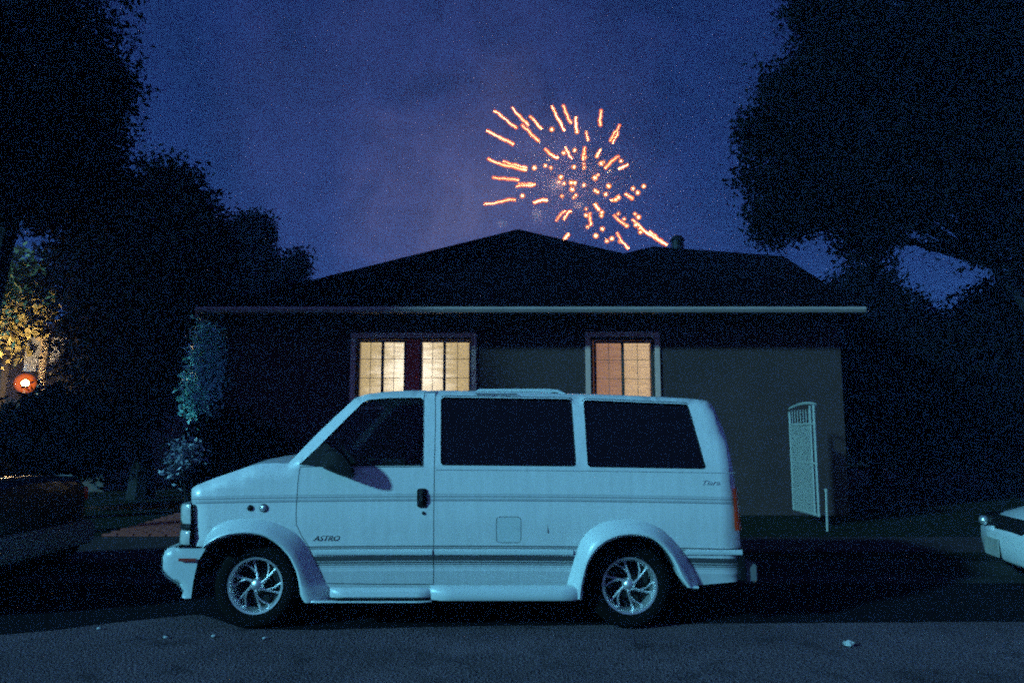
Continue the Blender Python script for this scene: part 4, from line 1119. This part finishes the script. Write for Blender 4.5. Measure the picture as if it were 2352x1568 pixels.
for z, o in ((.24, .0), (.27, .025), (.40, .045), (.50, .04), (.54, .0)):
    rows.append([Vector((-L_*x_-o*ox, h*y_*(1+o*.2), z)) for x_, y_, ox in ((.43, -1.0, .2), (.47, -.95, .6), (.50, -.75, 1), (.508, -.4, 1), (.51, 0, 1), (.508, .4, 1), (.50, .75, 1), (.47, .95, .6), (.43, 1.0, .2))])
grid_surface(bm, rows); bmesh.ops.recalc_face_normals(bm, faces=bm.faces); obj('front_bumper', bm, M['white_car'], wc)
bm = bmesh.new(); box(bm, (-L_*.51-.062, .10, .27), (-L_*.51-.05, .42, .44), .004); obj('number_plate', bm, M['plate'], wc)

# ================================================================== LITTER
def scrap(name, label, px_, py_, size, m, cat):
    # find ground point
    cy_ = (784-py_)/F; d = Vector(((px_-1176)/F, CP-cy_*SP, SP+cy_*CP)); t = CAMZ/-d.z; p = Vector((0, 0, CAMZ))+d*t
    bm = bmesh.new(); bmesh.ops.create_icosphere(bm, subdivisions=2, radius=size)
    for v in bm.verts:
        v.co = Vector((v.co.x*random.uniform(.7, 1.2), v.co.y*random.uniform(.6, 1.1), v.co.z*random.uniform(.35, .7)))
    zm = min(v.co.z for v in bm.verts)
    bmesh.ops.translate(bm, verts=bm.verts, vec=(0, 0, -zm+.001))
    return tag(obj(name, bm, m, loc=(p.x, p.y, 0), smooth=False), label, cat)
scrap('paper_scrap', 'crumpled white paper lying on the road in the lower right', 1950, 1484, .038, M['paper'], 'litter')
for a, (px_, py_) in zip(('fallen pale leaf on the road farthest left', 'fallen pale leaf on the road below the front bumper', 'fallen pale leaf on the road just left of the front wheel', 'fallen pale leaf on the road right under the front rim'), ((227, 1446), (380, 1466), (491, 1463), (607, 1468))):
    scrap('fallen_leaf', a, px_, py_, .017, M['paper'], 'leaf')['group'] = 'pale leaves scattered on the road'

# ================================================================== FIREWORK
FYc = 95.0
FC = W(1081.9+.246*930, 216.4+.246*760, FYc)
fwk = empty('firework_burst', tuple(FC), 'orange firework bursting above the roof with wavy sparks and dots', 'firework')
def glowmat(name, core, edge, st, pw):   # core: |N.V| at which the hot core begins to show through
    m, n, l, p = new_mat(name); n.remove(p); m.cycles.emission_sampling = 'NONE'
    lw = n.new('ShaderNodeLayerWeight'); lw.inputs[0].default_value = 0.5
    inv = n.new('ShaderNodeMath'); inv.operation = 'SUBTRACT'; inv.inputs[0].default_value = 1; l.new(lw.outputs['Facing'], inv.inputs[1])
    po = n.new('ShaderNodeMath'); po.operation = 'POWER'; l.new(inv.outputs[0], po.inputs[0]); po.inputs[1].default_value = pw
    po.use_clamp = True
    hole = n.new('ShaderNodeMapRange'); hole.interpolation_type = 'SMOOTHSTEP'; l.new(inv.outputs[0], hole.inputs[0])
    hole.inputs[1].default_value = core-0.10; hole.inputs[2].default_value = min(0.998, core+0.02); hole.inputs[3].default_value = 0.82; hole.inputs[4].default_value = 0.10
    hm = n.new('ShaderNodeMath'); hm.operation = 'MULTIPLY'; l.new(po.outputs[0], hm.inputs[0]); l.new(hole.outputs[0], hm.inputs[1]); po = hm
    em = n.new('ShaderNodeEmission'); em.inputs[0].default_value = edge+(1,); em.inputs[1].default_value = st
    tr = n.new('ShaderNodeBsdfTransparent'); ad = n.new('ShaderNodeMixShader'); l.new(po.outputs[0], ad.inputs[0]); l.new(tr.outputs[0], ad.inputs[1]); l.new(em.outputs[0], ad.inputs[2])
    l.new(ad.outputs[0], n['Material Output'].inputs[0]); return m
M['spark'] = emis('spark_core', (1.0, 0.60, 0.26), 3.4)
M['spark_glow'] = glowmat('spark_glow', 0.955, (1.0, 0.16, 0.004), 0.72, 1.0)
M['dot_glow'] = glowmat('dot_glow', 0.90, (1.0, 0.24, 0.004), 0.78, 1.1)
PX = 0.246*FYc/F     # metres for one px of the working enlargement
def FP(zx, zy, dep=0.0):
    p = W(1081.9+.246*zx, 216.4+.246*zy, FYc+dep); return p-FC
RB_ = 820.0
def depth(zx, zy, sgn):
    r2 = ((zx-930)**2+(zy-760)**2); return sgn*math.sqrt(max(0, RB_**2-r2))*PX*0.6
trails = [[(210, 155), (270, 190), (330, 245), (420, 315)], [(385, 130), (430, 185), (480, 235), (535, 290)], [(475, 292), (530, 335), (570, 385), (630, 435)], [(548, 205), (600, 255), (630, 300), (665, 330)],
 [(145, 340), (220, 380), (290, 415), (395, 465)], [(755, 110), (790, 190), (830, 260), (875, 345)], [(860, 105), (885, 170), (905, 220), (932, 270)], [(978, 210), (978, 260), (980, 310), (988, 350)],
 [(1212, 155), (1215, 200), (1200, 235), (1208, 290)], [(1080, 345), (1075, 380), (1088, 400), (1092, 440)], [(1388, 290), (1365, 335), (1325, 380), (1305, 435)], [(1375, 355), (1360, 395), (1335, 420), (1325, 465)],
 [(690, 510), (725, 545), (765, 580), (815, 595)], [(875, 490), (900, 530), (915, 570), (942, 605)], [(1060, 500), (1058, 540), (1050, 575), (1045, 610)], [(1210, 515), (1190, 550), (1172, 590)], [(1380, 580), (1330, 610), (1290, 650), (1255, 692)],
 [(1470, 655), (1430, 675), (1378, 700)], [(165, 605), (230, 640), (300, 660), (400, 680), (515, 710)], [(300, 625), (360, 650), (430, 665), (520, 690)], [(205, 780), (260, 785), (330, 790), (440, 800)], [(440, 835), (500, 840), (550, 835), (603, 843)],
 [(425, 862), (480, 850), (540, 855), (595, 848)], [(122, 1030), (180, 1020), (250, 1015), (330, 985), (415, 985)], [(582, 1012), (620, 1003), (660, 988), (712, 990)], [(795, 1182), (820, 1145), (845, 1110), (882, 1092)], [(860, 1178), (885, 1140), (905, 1100), (940, 1092)],
 [(1110, 1110), (1105, 1150), (1115, 1180), (1118, 1220)], [(868, 1358), (890, 1330), (912, 1302)], [(1335, 1130), (1370, 1170), (1410, 1200), (1455, 1232)], [(1365, 1295), (1385, 1340), (1420, 1390), (1475, 1442)],
 [(1510, 1170), (1560, 1215), (1620, 1280), (1690, 1325), (1760, 1365), (1828, 1410)], [(1660, 1280), (1710, 1310), (1740, 1350), (1785, 1375)], [(1190, 745), (1170, 775), (1155, 800)], [(1150, 1020), (1170, 1050), (1200, 1085)], [(1300, 990), (1345, 990), (1385, 960)], [(1440, 932), (1470, 950), (1510, 975)]]
wd = {18: 5, 31: 6}
for i, T_ in enumerate(trails):
    sg = 1 if i % 2 else -1
    pts = curve_resample(T_, 14) if len(T_) > 2 else [Vector(p) for p in T_]
    rr2 = (5.2+2.6*((i*37) % 10)/10) if i not in wd else 7
    if i in (21, 22, 9, 10, 11, 25, 26): rr2 = 4.0
    P3 = [FP(p.x+2.5*math.sin(k*1.1+i), p.y+2.5*math.cos(k*1.3+i*2), depth(p.x, p.y, sg)) for k, p in enumerate(pts)]
    n_ = len(P3)
    rad = [rr2*PX*(0.45+0.55*math.sin(math.pi*min(1, (k+.8)/(n_*.75))) if k < n_*.4 else rr2*PX*(1.0+.12*math.sin(k*2.1))) if False else rr2*PX*(0.6+0.4*min(1, k/(n_*.5)))*(1+.15*math.sin(k*2.3+i)) for k in range(n_)]
    bm = bmesh.new(); tube(bm, P3, rad, 8); t = obj('spark_trail', bm, M['spark'], fwk)
    bm = bmesh.new(); tube(bm, P3, [r_+15*PX for r_ in rad], 12); obj('glow', bm, M['spark_glow'], t)
dots = [(755, 330, 16), (988, 352, 18), (968, 525, 18), (865, 550, 14), (592, 688, 24), (693, 668, 16), (745, 687, 8), (960, 680, 20), (1055, 650, 9), (1057, 686, 9), (1060, 590, 20), (1175, 580, 14), (1215, 648, 18), (1235, 635, 12), (1400, 625, 17), (838, 775, 18),
 (820, 820, 14), (868, 835, 17), (935, 828, 17), (968, 828, 18), (1055, 850, 18), (945, 888, 20), (1160, 900, 17), (1180, 915, 15), (1285, 858, 18), (1258, 935, 20), (1375, 965, 24), (1350, 985, 14), (1512, 882, 18), (1612, 860, 17), (1557, 920, 17), (1500, 970, 17),
 (480, 950, 20), (850, 952, 8), (980, 945, 14), (960, 965, 10), (1155, 780, 18), (1075, 1130, 19), (1075, 1072, 8), (1222, 1105, 16), (1218, 1137, 13), (1088, 1240, 12), (1226, 1258, 15), (1165, 1322, 24), (1315, 1348, 20), (1268, 1372, 12), (1258, 1350, 5), (1530, 1118, 10),
 (1563, 1148, 19), (1428, 1165, 13), (1540, 1220, 20), (1582, 1288, 15), (1572, 1252, 8), (1455, 1228, 15), (1376, 1115, 8), (555, 398, 6), (640, 452, 5), (728, 615, 6), (702, 617, 5), (1278, 733, 6), (1292, 712, 5), (1392, 1375, 12), (1165, 1030, 12), (1300, 988, 5)]
for i, (a, b, r_) in enumerate(dots):
    sg = 1 if (i*7) % 3 else -1
    c = FP(a, b, depth(a, b, sg))
    bm = bmesh.new(); bmesh.ops.create_icosphere(bm, subdivisions=2, radius=r_*.62*PX)
    jx = random.uniform(-.12, .12)
    for v in bm.verts: v.co = Vector((v.co.x*(1+jx), v.co.y, v.co.z*(1-jx)))+c
    t = obj('spark', bm, M['spark'], fwk)
    if r_ >= 8:
        bm = bmesh.new(); bmesh.ops.create_icosphere(bm, subdivisions=3, radius=(r_*.66+16)*PX); bmesh.ops.translate(bm, verts=bm.verts, vec=c); obj('glow', bm, M['dot_glow'], t)
pl('firework_light', tuple(FC+Vector((0.5, 0, 0))), 2200, (1.0, 0.42, 0.30), 6.0)

# smoke of the burst: a drifting volume
def smoke(name, label, c, rad, dens, scale, thr, seed, col=(0.75, 0.72, 0.75)):
    bm = bmesh.new(); bmesh.ops.create_icosphere(bm, subdivisions=3, radius=1)
    o = obj(name, bm, None or M['black'], loc=c); o.scale = rad
    m, n, l, p = new_mat(name+'_volume'); n.remove(p)
    t = n.new('ShaderNodeTexCoord'); ns = n.new('ShaderNodeTexNoise'); ns.inputs['Scale'].default_value = scale; ns.inputs['Detail'].default_value = 3
    mp = n.new('ShaderNodeMapping'); mp.inputs['Location'].default_value = (seed, seed*2, 0); l.new(t.outputs['Object'], mp.inputs[0]); l.new(mp.outputs[0], ns.inputs['Vector'])
    ln = n.new('ShaderNodeVectorMath'); ln.operation = 'LENGTH'; l.new(t.outputs['Object'], ln.inputs[0])
    fall = n.new('ShaderNodeMapRange'); fall.interpolation_type = 'SMOOTHSTEP'; l.new(ln.outputs['Value'], fall.inputs[0])
    fall.inputs[1].default_value = 0.1; fall.inputs[2].default_value = 1.0; fall.inputs[3].default_value = 1; fall.inputs[4].default_value = 0
    th = n.new('ShaderNodeMapRange'); l.new(ns.outputs[0], th.inputs[0]); th.inputs[1].default_value = thr; th.inputs[2].default_value = thr+0.3; th.inputs[3].default_value = 0; th.inputs[4].default_value = dens
    mu = n.new('ShaderNodeMath'); mu.operation = 'MULTIPLY'; l.new(fall.outputs[0], mu.inputs[0]); l.new(th.outputs[0], mu.inputs[1])
    sc_ = n.new('ShaderNodeVolumeScatter'); sc_.inputs['Color'].default_value = col+(1,); sc_.inputs['Anisotropy'].default_value = 0.1
    l.new(mu.outputs[0], sc_.inputs['Density']); l.new(sc_.outputs[0], n['Material Output'].inputs['Volume'])
    o.data.materials.clear(); o.data.materials.append(m)
    return tag(o, label, 'smoke', kind='stuff')
smoke('smoke', 'thin glowing smoke hanging round the firework burst', tuple(FC+Vector((0.6, 2, 0.3))), (13, 9, 10.5), 0.02, 1.6, 0.25, 3.0)

# ================================================================== SMOKY NIGHT AIR
bm = bmesh.new(); box(bm, (-402, -62, -1.0), (402, 602, 45.0))
hz_ = obj('haze', bm, M['black'], smooth=False)
m, n, l, p = new_mat('smoky_air'); n.remove(p)
pv = n.new('ShaderNodeVolumePrincipled'); pv.inputs['Color'].default_value = (0.36, 0.42, 1.0, 1); pv.inputs['Density'].default_value = 0.0026; pv.inputs['Anisotropy'].default_value = 0.0
l.new(pv.outputs[0], n['Material Output'].inputs['Volume'])
hz_.data.materials.clear(); hz_.data.materials.append(m); tag(hz_, 'smoky night air over the street', 'haze', kind='stuff')

# glow shell added round the porch lamp to paint its lens bloom
bm = bmesh.new(); bmesh.ops.create_icosphere(bm, subdivisions=4, radius=0.20); bmesh.ops.translate(bm, verts=bm.verts, vec=(0, 0, 1.9))
obj('halo_shell', bm, glowmat('halo_shell_glow', 0.93, (1.0, 0.16, 0.012), 0.55, 1.6), lamp)

for c_, rad_, d_, nm_ in ((FP(800, 850, 1.5), (1.5, 1.3, 1.3), 0.10, 'pale smoke puff drifting in the middle of the firework burst'), (FP(1000, 1040, 1), (0.9, 0.9, 0.7), 0.12, 'small smoke puff below the centre of the burst'),
                      (FP(615, 1130, 1), (1.1, 1.0, 1.4), 0.09, 'faint smoke puff rising beside the roof peak'), (FP(290, 1210, 1), (1.0, 1.0, 0.7), 0.09, 'low smoke puff just left of the roof peak')):
    smoke('smoke_puff', nm_, tuple(FC+c_), rad_, d_*9, 2.2, 0.28, c_.x)
